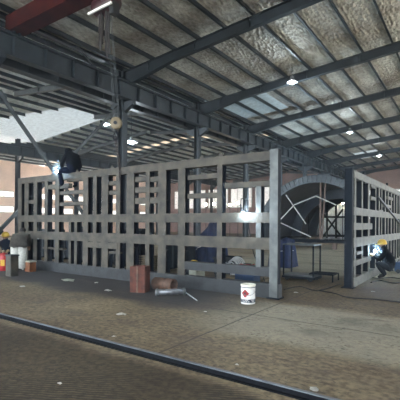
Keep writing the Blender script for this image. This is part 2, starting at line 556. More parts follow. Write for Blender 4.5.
# rafters (main bay and left bays)
def rafter(x0, x1, z0, z1, y, lab, grp, m='rafter', dep=.42, haunch=.34):
    b = MB()
    w, t = .22, .025
    sgn = 1 if x1 > x0 else -1
    xm = x0 + sgn * min(3.0, abs(x1 - x0) / 2)
    zm = z0 + (z1 - z0) * (xm - x0) / (x1 - x0)
    top = [(x0, z0), (xm, zm), (x1, z1)]
    bot = [(x0, z0 - dep - haunch), (xm, zm - dep), (x1, z1 - dep)]
    poly = [(p[0], y - .012, p[1]) for p in top] + [(p[0], y - .012, p[1]) for p in bot[::-1]]
    b.prism(poly, (0, .024, 0))
    for line, o in ((top, -t), (bot, 0)):
        for p, q in zip(line, line[1:]):
            b.prism([(p[0], y - w / 2, p[1] + o), (q[0], y - w / 2, q[1] + o), (q[0], y - w / 2, q[1] + o + t), (p[0], y - w / 2, p[1] + o + t)], (0, w, 0))
    xx = x0 + sgn * 1.5
    while abs(xx - x0) < abs(x1 - x0) - .2:      # stiffener plates
        zz = z0 + (z1 - z0) * (xx - x0) / (x1 - x0)
        b.box(xx - .008, xx + .008, y - w / 2 + .01, y + w / 2 - .01, zz - dep + .03, zz - t)
        xx += sgn * 2.56
    o = b.build('roof_rafter', M[m], at=(x0, y, z0))
    tag(o, lab, 'rafter', grp)


PD = .22
for n in range(0, 9):
    y = YN + BAY * n
    y = min(y, YF - .2)
    if n > 0:
        rafter(XA + .16, RIDGE, ZE - PD, zmain(RIDGE) - PD, y, 'dark steel rafter of the main roof, %s from the camera' % ORD[n - 1], 'main roof rafters')
    mid = (XA + XB) / 2
    rafter(XA - .16, mid, ZE - PD, zside(mid) - PD, y + (.0), 'grey side bay rafter rising from the crane columns, %s from near end' % ORD[n], 'side bay rafters', 'galv_brace', .3, .3)
for n in range(3, 9):
    y = min(YN + BAY * n - .45, YF - .2)
    rafter(XB + .16, (XA + XB) / 2, ZE - PD, zside((XA + XB) / 2) - PD, y, 'grey rafter over the far half of the side bay, %s from near' % ORD[n - 2], 'far side bay rafters', 'galv_brace', .3, .2)


def zpurlin(x, y0, y1, ztop, m, name, lab, cat, grp):
    b = MB()
    h, w, t = PD, .075, .012
    b.box(x - t / 2, x + t / 2, y0, y1, ztop - h, ztop)
    b.box(x, x + w, y0, y1, ztop - h, ztop - h + t)
    b.box(x - w, x, y0, y1, ztop - t, ztop)
    b.box(x + w - t, x + w, y0, y1, ztop - h, ztop - h + .03)
    tag(b.build(name, m, at=(x, y0, ztop)), lab, cat, grp)


k = 0
x = XA + .55
while x < RIDGE:
    zpurlin(x, YB, YF, zmain(x) - .005, M['purlin'], 'roof_purlin', 'dark purlin under the foil of the main roof, %s out from the crane columns' % ORD[k], 'purlin', 'main roof purlins')
    x += 1.27
    k += 1
k = 0
x = XA - .6
while x > XB + .3:
    if x > XM:
        zpurlin(x, YB, YF, zside(x) - .005, M['galv'], 'roof_purlin', 'purlin on the near slope of the side bay roof, %s beyond the crane columns' % ORD[k], 'purlin', 'near slope purlins of the side bay')
    else:
        ye = 15.4 + (17.6 - 15.4) * max(0, (x + 28.6)) / (28.6 + XM) - .1
        zpurlin(x, YB, ye, zside(x) - .005, M['galv'], 'roof_purlin', 'side bay purlin ending at the near edge of the broad skylight, %s beyond the columns' % ORD[k], 'purlin', 'purlins before the broad skylight')
        zpurlin(x, SKF, YF, zside(x) - .005, M['galv'], 'roof_purlin', 'side bay purlin starting at the far edge of the broad skylight, %s beyond the columns' % ORD[k], 'purlin', 'purlins past the broad skylight')
    x -= 1.24
    k += 1
k = 0
x = XB - .6
while x > XC + .3:
    zpurlin(x, SKF, YF, zside(x) - .005, M['galv'], 'roof_purlin', 'purlin of the farthest left bay, %s beyond the thin columns' % ORD[k], 'purlin', 'purlins of the farthest left bay')
    x -= 1.3
    k += 1

# eave strut and gutter along the column line
tag(MB().box(XA - .13, XA + .13, YB, YF, ZE - .12, ZE - .01).build('eave_gutter', M['rafter'], at=(XA, YN, ZE - .12)), 'long dark gutter beam over the crane column heads', 'gutter')

# crane girders
def girder(x, label, y0=YB, y1=YF, side=1, z0=7.35, z1=8.12):
    t = thing('crane_girder', label, 'girder', (x, y0, z0))
    b = MB().ibeam((x, y0, (z0 + z1) / 2), (x, y1, (z0 + z1) / 2), .34, z1 - z0, t=.035)
    b.build('beam', M['building'], t)
    y = max(y0, 3.0) + .74
    while y < y1:
        MB().box(x - .16, x + .16, y - .014, y + .014, z0 + .03, z1 - .03).build('stiffener', M['building'], t)
        y += 1.24
    MB().box(x - .035, x + .035, y0, y1, z1, z1 + .12).build('crane_rail', M['rafter'], t)


girder(XA + .5, 'deep grey crane girder with stiffener plates on the near face of the columns')
girder(XA - .5, 'dark crane girder of the side bay just behind the stiffened one')
girder(XB + .5, 'distant crane girder low across the far left of the side bay', 12)

# bracing
def brace(p0, p1, lab, w=.11):
    t = thing('diagonal_brace', lab, 'brace', p0)
    MB().bar(p0, p1, w, w).build('angle_bar', M['galv_brace'], t)
    d = (V(p1) - V(p0)).normalized()
    for p, s in ((V(p0), 1), (V(p1), -1)):
        MB().bar(p, p + d * (s * .35), .03, .26).build('gusset', M['building'], t)


pA, pB = onX(1, 95, XA + .1), onX(55, 173, XA + .1)
d = (pB - pA) / (pB.y - pA.y)
brace(pA + d * (7.17 - pA.y), pA + d * (13.03 - pA.y), 'long grey brace slanting down to the right behind the seated welder')
pA, pB = onX(13, 216.5, XA - .1), onX(111, 115, XA - .1)
d = (pB - pA) / (pB.y - pA.y)
brace(pA + d * (7.17 - pA.y), pA + d * (13.03 - pA.y), 'grey brace rising from behind the seated welder to the column at the hook block')
pA, pB = onX(69, 38, XA + .5), onX(101, 74, XA + .5)
t = thing('inclined_strut', 'pale inclined strut standing on the crane girder below the red hoist', 'strut', (pB.x, pB.y, 8.24))
d = (pB - pA).normalized()
pB = pA + d * ((8.26 - pA.z) / d.z)
pA = pB - d * ((8.74 - 8.26) / -d.z)
MB().bar(pA, pB, .08, .08).build('bar', M['galv_brace'], t)
MB().box(pB.x - .1, pB.x + .1, pB.y - .1, pB.y + .1, 8.24, 8.27).build('foot_plate', M['building'], t)

# main roof skylight panels
for i, (cx, cy, lx, ly, m, lab) in enumerate(((-11.6, 22.3, 3.2, 4.6, 'sky_dim', 'bluish translucent roof panel beside the column, past the second rafter'),
                                                                              (-9.6, 46.2, 2.6, 4.0, 'sky_panel', 'far white skylight panel low in the main roof above the arch'),
                                       (-3.6, 52.6, 2.2, 1.2, 'sky_warm', 'small warm skylight panel at the far end of the main roof'))):
    b = MB()
    x0, x1, y0, y1 = cx - lx / 2, cx + lx / 2, cy - ly / 2, cy + ly / 2
    b.prism([(x0, y0, zmain(x0) - .012), (x1, y0, zmain(x1) - .012), (x1, y0, zmain(x1) - .002), (x0, y0, zmain(x0) - .002)], (0, y1 - y0, 0))
    tag(b.build('skylight', M[m]), lab, 'skylight')


# high bay lamps
def lamp(p, lab, m='lamp', watt=0, top=None, r=.26, cc=(.8, .92, 1)):
    p = V(p)
    t = thing('high_bay_lamp', lab, 'lamp', p, 'high bay lamps')
    MB().lathe(p, [(.06, .34), (.09, .30), (.10, .18), (r * .8, .08), (r, 0), (r * .96, 0), (r * .7, .09), (.05, .2)], 20).build('shade', M['lamp_shade'], t, smooth=True)
    MB().lathe(p, [(.03, .16), (r * .4, .12), (r * .5, .05), (r * .4, -.03), (.02, -.07)], 16).build('bulb', M[m], t, smooth=True)
    if top:
        MB().tube([p + V((0, 0, .33)), V((p.x, p.y, top))], .012, 6).build('hanging_rod', M['dark_steel'], t)
    if watt:
        ld = bpy.data.lights.new('lamp_light', 'POINT')
        ld.energy, ld.color, ld.shadow_soft_size = watt, cc, .12
        lo = bpy.data.objects.new('lamp_light', ld)
        lo.location = p + V((0, 0, -.12))
        COL.objects.link(lo)


def main_lamp(x, y, z, lab, watt):
    p = onZ(x, y, z)
    lamp(p, lab, 'lamp', watt, zmain(p.x) - .01)


main_lamp(292, 82.5, 8.75, 'lit high bay lamp under the main roof between the second and third rafters', 22)
main_lamp(350, 132.5, 8.7, 'lit high bay lamp farther along the main roof, in front of a rafter', 30)
main_lamp(379, 156, 8.6, 'farthest small high bay lamp above the short frame', 30)
for i, (lx, ly) in enumerate(((-40, 30), (-40, 44), (-38.5, 17))):  # lamps added to brighten the windowed wall
    lamp((lx, ly, 8.1), 'small added lamp brightening the windowed wall of the leftmost bay, %s' % ('in the middle', 'farthest away', 'nearest')[i], 'lamp', 160, zside(lx) - .01, .24, (1, .9, .8))
p = onX(131.5, 142.5, -16.5)
lamp(p, 'dazzling lamp hanging in the side bay beside the nearest crane column', 'lamp', 60, zside(p.x) - .01, .36)
p = onX(106, 124.5, -17.5)
lamp(p, 'bright lamp in the side bay level with the hook block', 'lamp', 30, zside(p.x) - .01, .26)
for i, (x, y, X) in enumerate(((206, 204.5, -27), (214, 204, -27.6), (230, 205, -24), (238, 203, -24.5))):
    p = onX(x, y, X)
    t = thing('work_lamp', 'warm work lamp glaring through the long frame, %s of the row from the left' % ORD[i], 'lamp', (p.x, p.y, 0), 'work lamps glaring behind the frame')
    MB().tube([(p.x, p.y, .02), (p.x, p.y, p.z)], .03, 8).build('stand', M['dark_steel'], t)
    MB().box(p.x - .3, p.x + .3, p.y - .3, p.y + .3, 0, .03).build('base_plate', M['dark_steel'], t)
    MB().box(p.x - .2, p.x + .2, p.y, p.y + .12, p.z - .2, p.z + .2).build('housing', M['lamp_shade'], t)
    MB().lathe((p.x, p.y - .02, p.z), [(.17, 0), (.17, .03)], 16, V((0, 1, 0))).build('glowing_lens', M['warm_lamp'], t)


# ------------------------------------------------------------------ overhead crane and hoist
YBR = 7.35
t = thing('bridge_crane', 'dark red bridge crane girder crossing high up at the near end', 'crane', (XA + .5, YBR, 8.24))
zb = 8.12 + .12
MB().box(XA + .2, 8.6, YBR, YBR + .45, zb + .02, zb + .62, .015).build('bridge_girder', M['crane_red'], t)
MB().box(XA + .0, 8.6, YBR - .06, YBR + .51, zb - .02 + .02, zb + .03).build('lower_flange', M['crane_red'], t)
for s in (-1, 1):
    MB().lathe((XA + .5, YBR + .2 + s * .1, zb + .02), [(.13, -.04), (.16, -.04), (.16, .04), (.13, .04)], 20, V((0, 1, 0))).build('wheel', M['dark_steel'], t, smooth=True)
hp = onY(106, 9, YBR + .2)
t = thing('overhead_hoist', 'dark red rope hoist hung under the bridge crane, with white lower edge', 'hoist', hp)
hz = zb - .02
MB().lathe((hp.x - .42, hp.y, hp.z + .10), [(.05, 0), (.2, .0), (.24, .06), (.24, .78), (.2, .84), (.05, .84)], 20, V((1, 0, 0))).build('motor_drum', M['hoist_red'], t, smooth=True)
MB().box(hp.x - .3, hp.x + .3, hp.y - .12, hp.y + .12, hp.z + .28, zb, .02).build('trolley', M['dark_steel'], t)
MB().bar((hp.x - .45, hp.y - .25, hp.z - .12), (hp.x + .5, hp.y - .25, hp.z - .09), .05, .06).build('white_edge_strip', M['white'], t)
MB().box(hp.x + .28, hp.x + .46, hp.y - .15, hp.y + .1, hp.z - .3, hp.z + .05, .02).build('control_box', M['black'], t)
hook = onY(117, 124, YBR + .2)
b = MB()
for i in range(11):
    xx = hp.x - .20 + i * .034
    ln = random.uniform(.9, 1.55)
    yy = hp.y + random.uniform(-.1, .1)
    b.tube([(xx, yy, hp.z + .1), (xx + .01, yy, hp.z - ln * .5), (xx + random.uniform(-.02, .06), yy, hp.z - ln)], .024, 6)
b.build('cable_bundle', M['chain'], t)
b = MB()
for dx in (-.1, -.04, .06, .11):
    b.tube([(hp.x + .1 + dx, hp.y, hp.z - .1), (hook.x + dx, hp.y, hook.z + .1)], .008, 5)
b.build('wire_ropes', M['galv_brace'], t)
t = thing('hook_block', 'hook block with a round tan sheave hanging over the long frame', 'hook', hook)
MB().lathe((hook.x + .05, hook.y - .08, hook.z), [(.02, -.05), (.15, -.05), (.17, -.02), (.15, 0), (.17, .02), (.15, .05), (.02, .05)], 24, V((.5, -1, 0))).build('sheave', M['wood'], t, smooth=True)
MB().lathe((hook.x + .05, hook.y - .08, hook.z), [(.05, -.075), (.05, .075)], 12, V((.5, -1, 0))).build('hub', M['dark_steel'], t)
MB().box(hook.x - .16, hook.x + .03, hook.y - .07, hook.y + .07, hook.z - .2, hook.z + .2, .02).build('block_body', M['black'], t)
hk = [(hook.x - .05 + .09 * math.sin(a), hook.y, hook.z - .34 - .09 * math.cos(a)) for a in [i * PI / 8 for i in range(-7, 6)]][::-1]
MB().tube([(hook.x - .05, hook.y, hook.z - .18)] + hk, .028, 8).build('hook', M['dark_steel'], t, smooth=True)
FY = 7.75          # front plane of the long frame
ZT = 3.17
# lifting chain down to the frame
b = MB()
zc = hook.z - .36
i = 0
cx = hook.x - .06
cy0, cy1 = hook.y, FY - .03
while zc > ZT - .45:
    f = (hook.z - .4 - zc) / (hook.z - .4 - ZT)
    cy = cy0 + (cy1 - cy0) * max(0, min(1, f))
    pts = []
    for k in range(9):
        a = 2 * PI * k / 8
        q = .03 * math.cos(a)
        pts.append((cx + (q if i % 2 else 0), cy + (0 if i % 2 else q), zc + .05 * math.sin(a)))
    b.tube(pts, .013, 5, cap=False)
    zc -= .072
    i += 1
o = b.build('lifting_chain', M['chain'], at=(cx, FY, ZT))
tag(o, 'dark lifting chain running from the hook block down onto the long frame', 'chain')

# ------------------------------------------------------------------ the long frame
FD = .2
LX = lambda px, y=195: onY(px, y, FY).x
xl, xr = LX(18), LX(279)
FR = thing('steel_lattice', 'long dusty steel lattice frame standing upright across the hall, welder on top', 'frame', ((xl + xr) / 2, FY, 0))


def rail(nm, x0, x1, z0, z1, m='steel', dy=0.0, d=FD):
    MB().box(x0, x1, FY - .012 + dy, FY + d + dy, z0, z1, .008).build(nm, M[m], FR)


rail('top_chord', xl, LX(271), 2.97, ZT)
rail('middle_rail', xl, LX(271), 1.62, 1.85)
rail('middle_rail', xl, LX(271), 1.04, 1.30)
rail('bottom_chord', xl, xr, 0.0, .31, 'steel_low')
rail('lower_rail', LX(185), LX(271), .46, .66, 'steel_low')
# uprights: front flange pixel span at mid height
UP = [(18, 21.5, 1), (24.5, 28.5, 1), (33.5, 37, 1), (44.5, 47.5, 1), (55, 59, 1), (69, 71, 0), (74.5, 77, 0), (83, 88, 1), (93, 96.5, 1), (101.5, 108, 1), (116, 120, 1), (126.5, 134, 1),
      (145.5, 149.5, 1), (158, 166, 1), (178, 185, 1), (217, 222, 1)]
for a, c, full in UP:
    x0, x1 = LX(a), LX(c)
    w = x1 - x0
    z1 = 2.99 if full else 1.65
    z0 = .29
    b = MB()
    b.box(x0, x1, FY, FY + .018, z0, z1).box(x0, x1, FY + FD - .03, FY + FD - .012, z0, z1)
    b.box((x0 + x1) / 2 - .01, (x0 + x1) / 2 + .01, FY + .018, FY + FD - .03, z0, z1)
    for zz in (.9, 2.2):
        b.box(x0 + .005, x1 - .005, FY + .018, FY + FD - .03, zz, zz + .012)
    o = b.build('upright', [M['steel'], M['navy_sides']], FR)
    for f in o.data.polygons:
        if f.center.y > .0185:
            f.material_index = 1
x0, x1 = LX(256), LX(261)
o = MB().box(x0, x1, FY, FY + .02, .64, 2.42).box((x0 + x1) / 2 - .01, (x0 + x1) / 2 + .01, FY + .02, FY + FD - .04, .64, 2.42).box(x0, x1, FY + FD - .04, FY + FD - .02, .64, 2.42).build('upright', [M['steel_end'], M['navy_sides']], FR)
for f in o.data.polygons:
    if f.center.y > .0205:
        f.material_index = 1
# end post
o = MB().box(LX(270), LX(278), FY - .02, FY, 0, ZT + .03).box(LX(270), LX(278), FY, FY + .15, 0, ZT + .03).build('end_post', [M['steel_end'], M['navy_sides']], FR)
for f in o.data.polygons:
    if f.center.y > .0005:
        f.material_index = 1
MB().box(LX(268), LX(280.5), FY - .05, FY + .22, 0, .03).build('base_plate', M['dark_steel'], FR)
# short cross pieces
PC = [(187, 217, 174, 179), (187, 217, 193, 198), (224, 271, 181.5, 187), (134, 146, 176.5, 181.5), (149, 158, 176.5, 181.5), (134, 146, 187, 192.5), (149, 158, 187, 192.5),
      (134, 158, 197.5, 203.5), (108, 116, 181, 185), (108, 116, 190.5, 194.5), (47, 68, 184, 188.5), (28, 34, 200, 203.5), (59, 83, 190.5, 194), (59, 83, 202, 205.5), (66, 83, 178, 181)]
for a, c, y0, y1 in PC:
    xm = (a + c) / 2
    z1, z0 = onY(xm, y0, FY).z, onY(xm, y1, FY).z
    MB().box(LX(a), LX(c), FY + .02, FY + FD - .03, z0, z1, .005).build('cross_piece', M['steel'], FR)
for a, c in ((42, 62), (108, 118)):
    MB().box(LX(a, 252), LX(c, 252), FY + .02, FY + FD - .03, .72, .78).build('cross_piece', M['steel'], FR)
# thin stiffener plate on the lower left panel
MB().box(LX(86, 250), LX(118, 250), FY - .016, FY - .004, .86, 1.03).build('cover_plate', M['steel'], FR)
for px in (75, 110, 200, 219):      # clamp lugs on top
    x = LX(px, 170)
    MB().prism([(x - .07, FY + .08, ZT), (x + .07, FY + .08, ZT), (x + .03, FY + .08, ZT + .09), (x - .03, FY + .08, ZT + .09)], (0, .02, 0)).build('lifting_lug', M['steel'], FR)
for px, y in ((45, 231), (104, 214), (145, 213), (180, 214), (218, 240), (258, 214)):
    pass

# ------------------------------------------------------------------ the short frame at the right
GX = -2.45
GD = .17
gz = lambda px, y: onX(px, y, GX).z
gy = lambda px, y=230: onX(px, y, GX).y
y0g = gy(353.2, 287)
y1g = 21.0
RF = thing('steel_lattice', 'grey steel lattice frame running away at the right, welder crouched in front', 'frame', (GX, y0g, 0))
ztop = gz(354, 170)


def grail(nm, a, c, z0, z1, m='steel_pale'):
    MB().box(GX - GD, GX + .012, a, c, z0, z1, .006).build(nm, M[m], RF)


grail('top_chord', y0g, y1g, ztop - .19, ztop)
z_a1, z_a0 = gz(354, 207), gz(354, 215)
z_b1, z_b0 = gz(354, 238), gz(354, 247.5)
grail('middle_rail', y0g, y1g, z_a0, z_a1)
grail('middle_rail', y0g, y1g, z_b0, z_b1)
grail('short_rail', y0g, gy(372), gz(354, 230), gz(354, 223))
grail('short_rail', y0g, gy(371), gz(354, 266.5), gz(354, 261))
grail('bottom_chord', y0g, y1g, 0, gz(354, 278))
MB().box(GX - .185, GX - .0, y0g - .16, y0g + .01, 0, ztop + .03, .006).build('end_post', M['dark_steel'], RF)
MB().box(GX - .25, GX + .05, y0g - .2, y0g + .05, 0, .02).build('base_plate', M['dark_steel'], RF)
y = y0g
UPR = [354.5, 361.8, 368.2, 375.5, 378.8, 381.5, 385, 388, 391, 394, 396.5, 399, 401.5, 403.5]
for i, px in enumerate(UPR):
    ya = gy(px)
    w = .16 if i % 2 == 0 else .11
    b = MB()
    b.box(GX - .016, GX, ya, ya + w, .12, ztop - .1).box(GX - GD + .012, GX - GD + .03, ya, ya + w, .12, ztop - .1)
    b.box(GX - GD + .03, GX - .016, ya + w / 2 - .01, ya + w / 2 + .01, .12, ztop - .1)
    o = b.build('upright', [M['steel_pale'], M['navy_sides']], RF)
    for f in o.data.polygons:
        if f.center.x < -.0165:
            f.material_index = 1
for px0, px1, yy0, yy1 in ((371, 376, 196, 199.5), (379, 383, 209.5, 212), (385, 391, 204, 207), (388, 393, 196, 199), (371, 376, 184, 187), (357, 362, 252, 255)):
    MB().box(GX - GD + .03, GX, gy(px0), gy(px1), gz(px0, yy1), gz(px0, yy0)).build('cross_piece', M['steel_pale'], RF)
xg = GX + .05
MB().bar(onX(378, 196, xg), onX(402, 226, xg), .04, .05).build('diagonal_bar', M['rafter'], RF)
for px, yy in ((364, 175), (387, 189)):
    p = onX(px, yy, GX - .08)
    MB().box(p.x - .03, p.x + .03, p.y - .06, p.y + .06, ztop, ztop + .13).build('lifting_lug', M['dark_steel'], RF)


# ------------------------------------------------------------------ people
def skin_body(name, J, E, mats, regions, yaw, at, extra=None, root='pelvis'):
    """J: joint -> ((fwd, left, up), radius); E: bones; regions: bone index -> material index."""
    names = list(J)
    cy, sy = math.cos(yaw), math.sin(yaw)

    def W(p):
        f, l, u = p
        return V((f * cy - l * sy, f * sy + l * cy, u))
    me = bpy.data.meshes.new('skel')
    me.from_pydata([W(J[n][0]) for n in names], [(names.index(a), names.index(c)) for a, c in E], [])
    so = bpy.data.objects.new('skel', me)
    COL.objects.link(so)
    sk = so.modifiers.new('s', 'SKIN')
    sk.use_smooth_shade = True
    for i, n in enumerate(names):
        r = J[n][1]
        r = r if isinstance(r, tuple) else (r, r)
        me.skin_vertices[0].data[i].radius = r
        me.skin_vertices[0].data[i].use_root = (n == root)
    ss = so.modifiers.new('u', 'SUBSURF')
    ss.levels = ss.render_levels = 2
    dg = bpy.context.evaluated_depsgraph_get()
    dg.update()
    ev = so.evaluated_get(dg)
    nm = bpy.data.meshes.new_from_object(ev)
    bpy.data.objects.remove(so)
    bm = bmesh.new()
    bm.from_mesh(nm)
    bpy.data.meshes.remove(nm)
    segs = [(W(J[a][0]), W(J[c][0]), J[a][1] if not isinstance(J[a][1], tuple) else J[a][1][0]) for a, c in E]
    for f in bm.faces:
        c = f.calc_center_median()
        best, bi = 1e9, 0
        for i, (p, q, r) in enumerate(segs):
            d = q - p
            t_ = max(0, min(1, (c - p).dot(d) / max(d.length_squared, 1e-9)))
            dd = (c - (p + d * t_)).length - r * .5
            if dd < best:
                best, bi = dd, i
        f.material_index = regions[bi]
        f.smooth = True
    if extra:
        h = MB()
        h.bm.free()
        h.bm = bm
        extra(h, W)
    me2 = bpy.data.meshes.new(name)
    bm.to_mesh(me2)
    bm.free()
    for m in mats:
        me2.materials.append(m)
    o = bpy.data.objects.new(name, me2)
    COL.objects.link(o)
    o.location = at
    o['_at'] = list(V(at))
    return o, W


def hand(h, W, wrist, dirv, up, mi, s=1.0):
    """palm with four unequal bent fingers and a thumb, in body coordinates."""
    wrist, d, u = V(wrist), V(dirv).normalized(), V(up).normalized()
    sd = d.cross(u).normalized()
    n0 = len(h.bm.faces)

    def tb(pts, r, n=6):
        h.tube([W(p) for p in pts], r, n)
    tb([wrist - d * .02, wrist + d * .05, wrist + d * .095], [.028 * s, .038 * s, .034 * s], 8)
    for k, (off, ln) in enumerate(((-.03, .062), (-.01, .075), (.01, .07), (.029, .055))):
        b0 = wrist + d * .085 + sd * off
        b1 = b0 + d * ln * .5 - u * .012
        b2 = b1 + d * ln * .3 - u * .03
        b3 = b2 + d * ln * .05 - u * .03
        tb([b0, b1, b2, b3], [.0105 * s, .0098 * s, .009 * s, .007 * s])
    t0 = wrist + d * .03 - sd * .03
    tb([t0, t0 - sd * .03 + d * .03 - u * .01, t0 - sd * .025 + d * .06 - u * .03], [.013 * s, .012 * s, .009 * s])
    h.bm.faces.ensure_lookup_table()
    for f in h.bm.faces[n0:]:
        f.material_index = mi
        f.smooth = True


def face(h, W, c, fwd, mi, dark, ear=.085):
    """nose, eyes, mouth and ears on a head at C (body coordinates) looking along FWD."""
    n0 = len(h.bm.faces)
    c, f = V(c), V(fwd).normalized()
    l = V((0, 1, 0))
    u = f.cross(l) * -1
    if u.z < 0:
        u = -u
    h.tube([W(c + f * .09 + u * .02), W(c + f * .125 - u * .03), W(c + f * .1 - u * .04)], [.01, .016, .012], 6)
    for s in (-1, 1):
        h.ell(W(c + l * (s * ear)), (.02, .02, .03), 8)
    h.bm.faces.ensure_lookup_table()
    n1 = len(h.bm.faces)
    for s in (-1, 1):
        h.ell(W(c + f * .092 + l * (s * .032) + u * .012), (.012, .012, .01), 8)
    h.tube([W(c + f * .096 - u * .065 + l * .024), W(c + f * .102 - u * .066), W(c + f * .096 - u * .065 - l * .024)], .006, 5)
    h.bm.faces.ensure_lookup_table()
    for i, q in enumerate(h.bm.faces[n0:]):
        q.material_index = mi if i + n0 < n1 else dark
        q.smooth = True


BONES = [('pelvis', 'belly'), ('belly', 'chest'), ('chest', 'neck'), ('neck', 'head'), ('head', 'crown')]
for s in 'LR':
    BONES += [('chest', 'sh' + s), ('sh' + s, 'el' + s), ('el' + s, 'wr' + s), ('pelvis', 'hip' + s), ('hip' + s, 'kn' + s), ('kn' + s, 'an' + s), ('an' + s, 'to' + s)]


def regs(top, skin, leg, shoe, glove):
    r = [top, top, top, skin, skin]
    for _ in 'LR':
        r += [top, top, top, leg, leg, leg, shoe]
    return r


def pose(pel, bel, che, nec, hea, cro, L, R, fat=1.0):
    J = {'pelvis': (pel, (.135 * fat, .15 * fat)), 'belly': (bel, (.135 * fat, .155 * fat)), 'chest': (che, (.145 * fat, .17 * fat)), 'neck': (nec, .06), 'head': (hea, .098), 'crown': (cro, .075)}
    for s, q in (('L', L), ('R', R)):
        sh, el, wr, hip, kn, an, to = q
        J['sh' + s] = (sh, .075 * fat); J['el' + s] = (el, .055 * fat); J['wr' + s] = (wr, .038)
        J['hip' + s] = (hip, .105 * fat); J['kn' + s] = (kn, .07); J['an' + s] = (an, .048); J['to' + s] = (to, .042)
    return J


def helmet(parent, W, c, m, fwd, brim=True):
    at = V(parent['_at'])
    c = at + W(c)
    b = MB()
    b.lathe(c, [(.132, -.01), (.135, .02), (.128, .06), (.105, .105), (.065, .135), (.02, .145)], 20)
    if brim:
        f = W(V(fwd))
        side = V((0, 0, 1)).cross(f).normalized()
        b.prism([c + side * .12, c + f * .10 + side * .11, c + f * .19 + side * .05, c + f * .19 - side * .05, c + f * .10 - side * .11, c - side * .12], (0, 0, -.014))
    b.build('hard_hat', m, parent, smooth=True)


def mask(parent, W, c, fwd, m):
    at = V(parent['_at'])
    c = at + W(c)
    f = W(V(fwd)).normalized()
    u = V((0, 0, 1))
    u = (u - f * u.dot(f)).normalized()
    s = f.cross(u)
    b = MB()
    rows = []
    for z, r in ((.11, .10), (.04, .125), (-.06, .125), (-.15, .09), (-.19, .05)):
        rows.append([b.bm.verts.new(c + u * z + (f * math.cos(a) * 1.1 + s * math.sin(a)) * r) for a in [(-1.25 + 2.5 * k / 8) for k in range(9)]])
    for p, q in zip(rows, rows[1:]):
        for k in range(8):
            b.bm.faces.new((p[k], p[k + 1], q[k + 1], q[k]))
    bmesh.ops.solidify(b.bm, geom=b.bm.faces[:], thickness=.008)
    o = b.build('welding_mask', m, parent, smooth=True)
    MB().obox(c + f * .142 + u * .02, s, f, u, .05, .01, .03).build('dark_lens', M['black'], parent)


mats0 = [M['black_cloth'], M['skin'], M['navy'], M['black'], M['glove'], M['hair']]
# seated welder on top of the long frame, facing along the frame to the left
sx = onY(74.5, 172, FY + .1).x
J = pose((0, 0, .12), (.01, 0, .32), (.10, 0, .54), (.22, 0, .66), (.31, 0, .675), (.36, 0, .71),
         ((.12, .20, .56), (.28, .27, .28), (.47, .12, .07), (.06, .12, .09), (.40, .27, .05), (.26, .27, -.36), (.40, .28, -.42)),
         ((.12, -.20, .56), (.30, -.26, .28), (.49, -.02, .09), (.06, -.11, .09), (.40, -.27, .05), (.28, -.27, -.34), (.42, -.28, -.40)), 1.25)
J['belly'] = (J['belly'][0], (.23, .23)); J['chest'] = (J['chest'][0], (.22, .23)); J['pelvis'] = (J['pelvis'][0], (.20, .21))
for q_ in 'LR':
    J['kn' + q_] = (J['kn' + q_][0], .095); J['an' + q_] = (J['an' + q_][0], .07)


def ex1(h, W):
    hand(h, W, (.47, .12, .07), (1, -.3, -.25), (0, .3, 1), 4)
    hand(h, W, (.49, -.02, .09), (1, .3, -.25), (0, -.2, 1), 4)
    face(h, W, (.31, 0, .675), (.75, 0, -.66), 1, 5)


w1, W1 = skin_body('person', J, BONES, mats0, regs(0, 1, 2, 3, 4), PI, (sx, FY + .1, ZT), ex1)
tag(w1, 'person in dark workwear sitting hunched on top of the long frame, welding', 'person')
mask(w1, W1, (.31, 0, .675), (.75, 0, -.66), M['black'])
b = MB()
b.lathe(V(w1['_at']) + W1((.295, 0, .71)), [(.118, -.05), (.122, 0), (.11, .05), (.07, .09), (.02, .105)], 18)
b.build('welding_hood', M['black_cloth'], w1, smooth=True)

# crouching welder by the short frame
cx, cyw = -1.96, 12.75
J = pose((-.02, 0, .33), (.02, 0, .52), (.10, 0, .74), (.18, 0, .88), (.25, 0, .965), (.27, 0, 1.02),
         ((.12, .20, .76), (.28, .27, .55), (.46, .12, .66), (.02, .11, .33), (.38, .20, .47), (.14, .17, .10), (.33, .19, .042)),
         ((.12, -.20, .76), (.30, -.24, .56), (.48, -.02, .70), (.02, -.11, .33), (.40, -.18, .42), (.16, -.16, .10), (.36, -.18, .042)), 1.25)


def ex2(h, W):
    hand(h, W, (.46, .12, .66), (1, -.5, .1), (0, .3, 1), 4)
    hand(h, W, (.48, -.02, .70), (1, .2, 0), (0, -.2, 1), 4)
    face(h, W, (.25, 0, .965), (.95, 0, -.3), 1, 5)


w2, W2 = skin_body('person', J, BONES, [M['black_cloth'], M['skin'], M['jeans'], M['black'], M['glove'], M['hair']], regs(0, 1, 2, 3, 4), PI, (cx, cyw, 0), ex2)
tag(w2, 'person in black with a yellow hard hat crouching to weld the right-hand frame', 'person')
helmet(w2, W2, (.245, 0, 1.02), M['yellow'], (1, 0, -.1))
mask(w2, W2, (.25, 0, .95), (.95, 0, -.3), M['blue'])

# person in grey jacket, back turned, bending at the left end of the long frame
p1 = onZ(18.5, 271.5)
J = pose((0, 0, .86), (.06, 0, 1.02), (.22, 0, 1.22), (.34, 0, 1.33), (.42, 0, 1.40), (.45, 0, 1.46),
         ((.22, .21, 1.24), (.30, .28, .98), (.46, .22, .80), (0, .11, .84), (.05, .13, .45), (-.02, .14, .09), (.15, .16, .042)),
         ((.22, -.21, 1.24), (.30, -.28, .98), (.46, -.22, .80), (0, -.11, .84), (.03, -.13, .45), (-.04, -.14, .09), (.13, -.16, .042)), 1.15)
J.update({k: ((q[0][0] + .05, q[0][1], q[0][2] - .10 * min(1, max(0, (q[0][2] - .9) / .4))), q[1]) for k, q in J.items() if k in ('chest', 'neck', 'head', 'crown', 'shL', 'shR')})


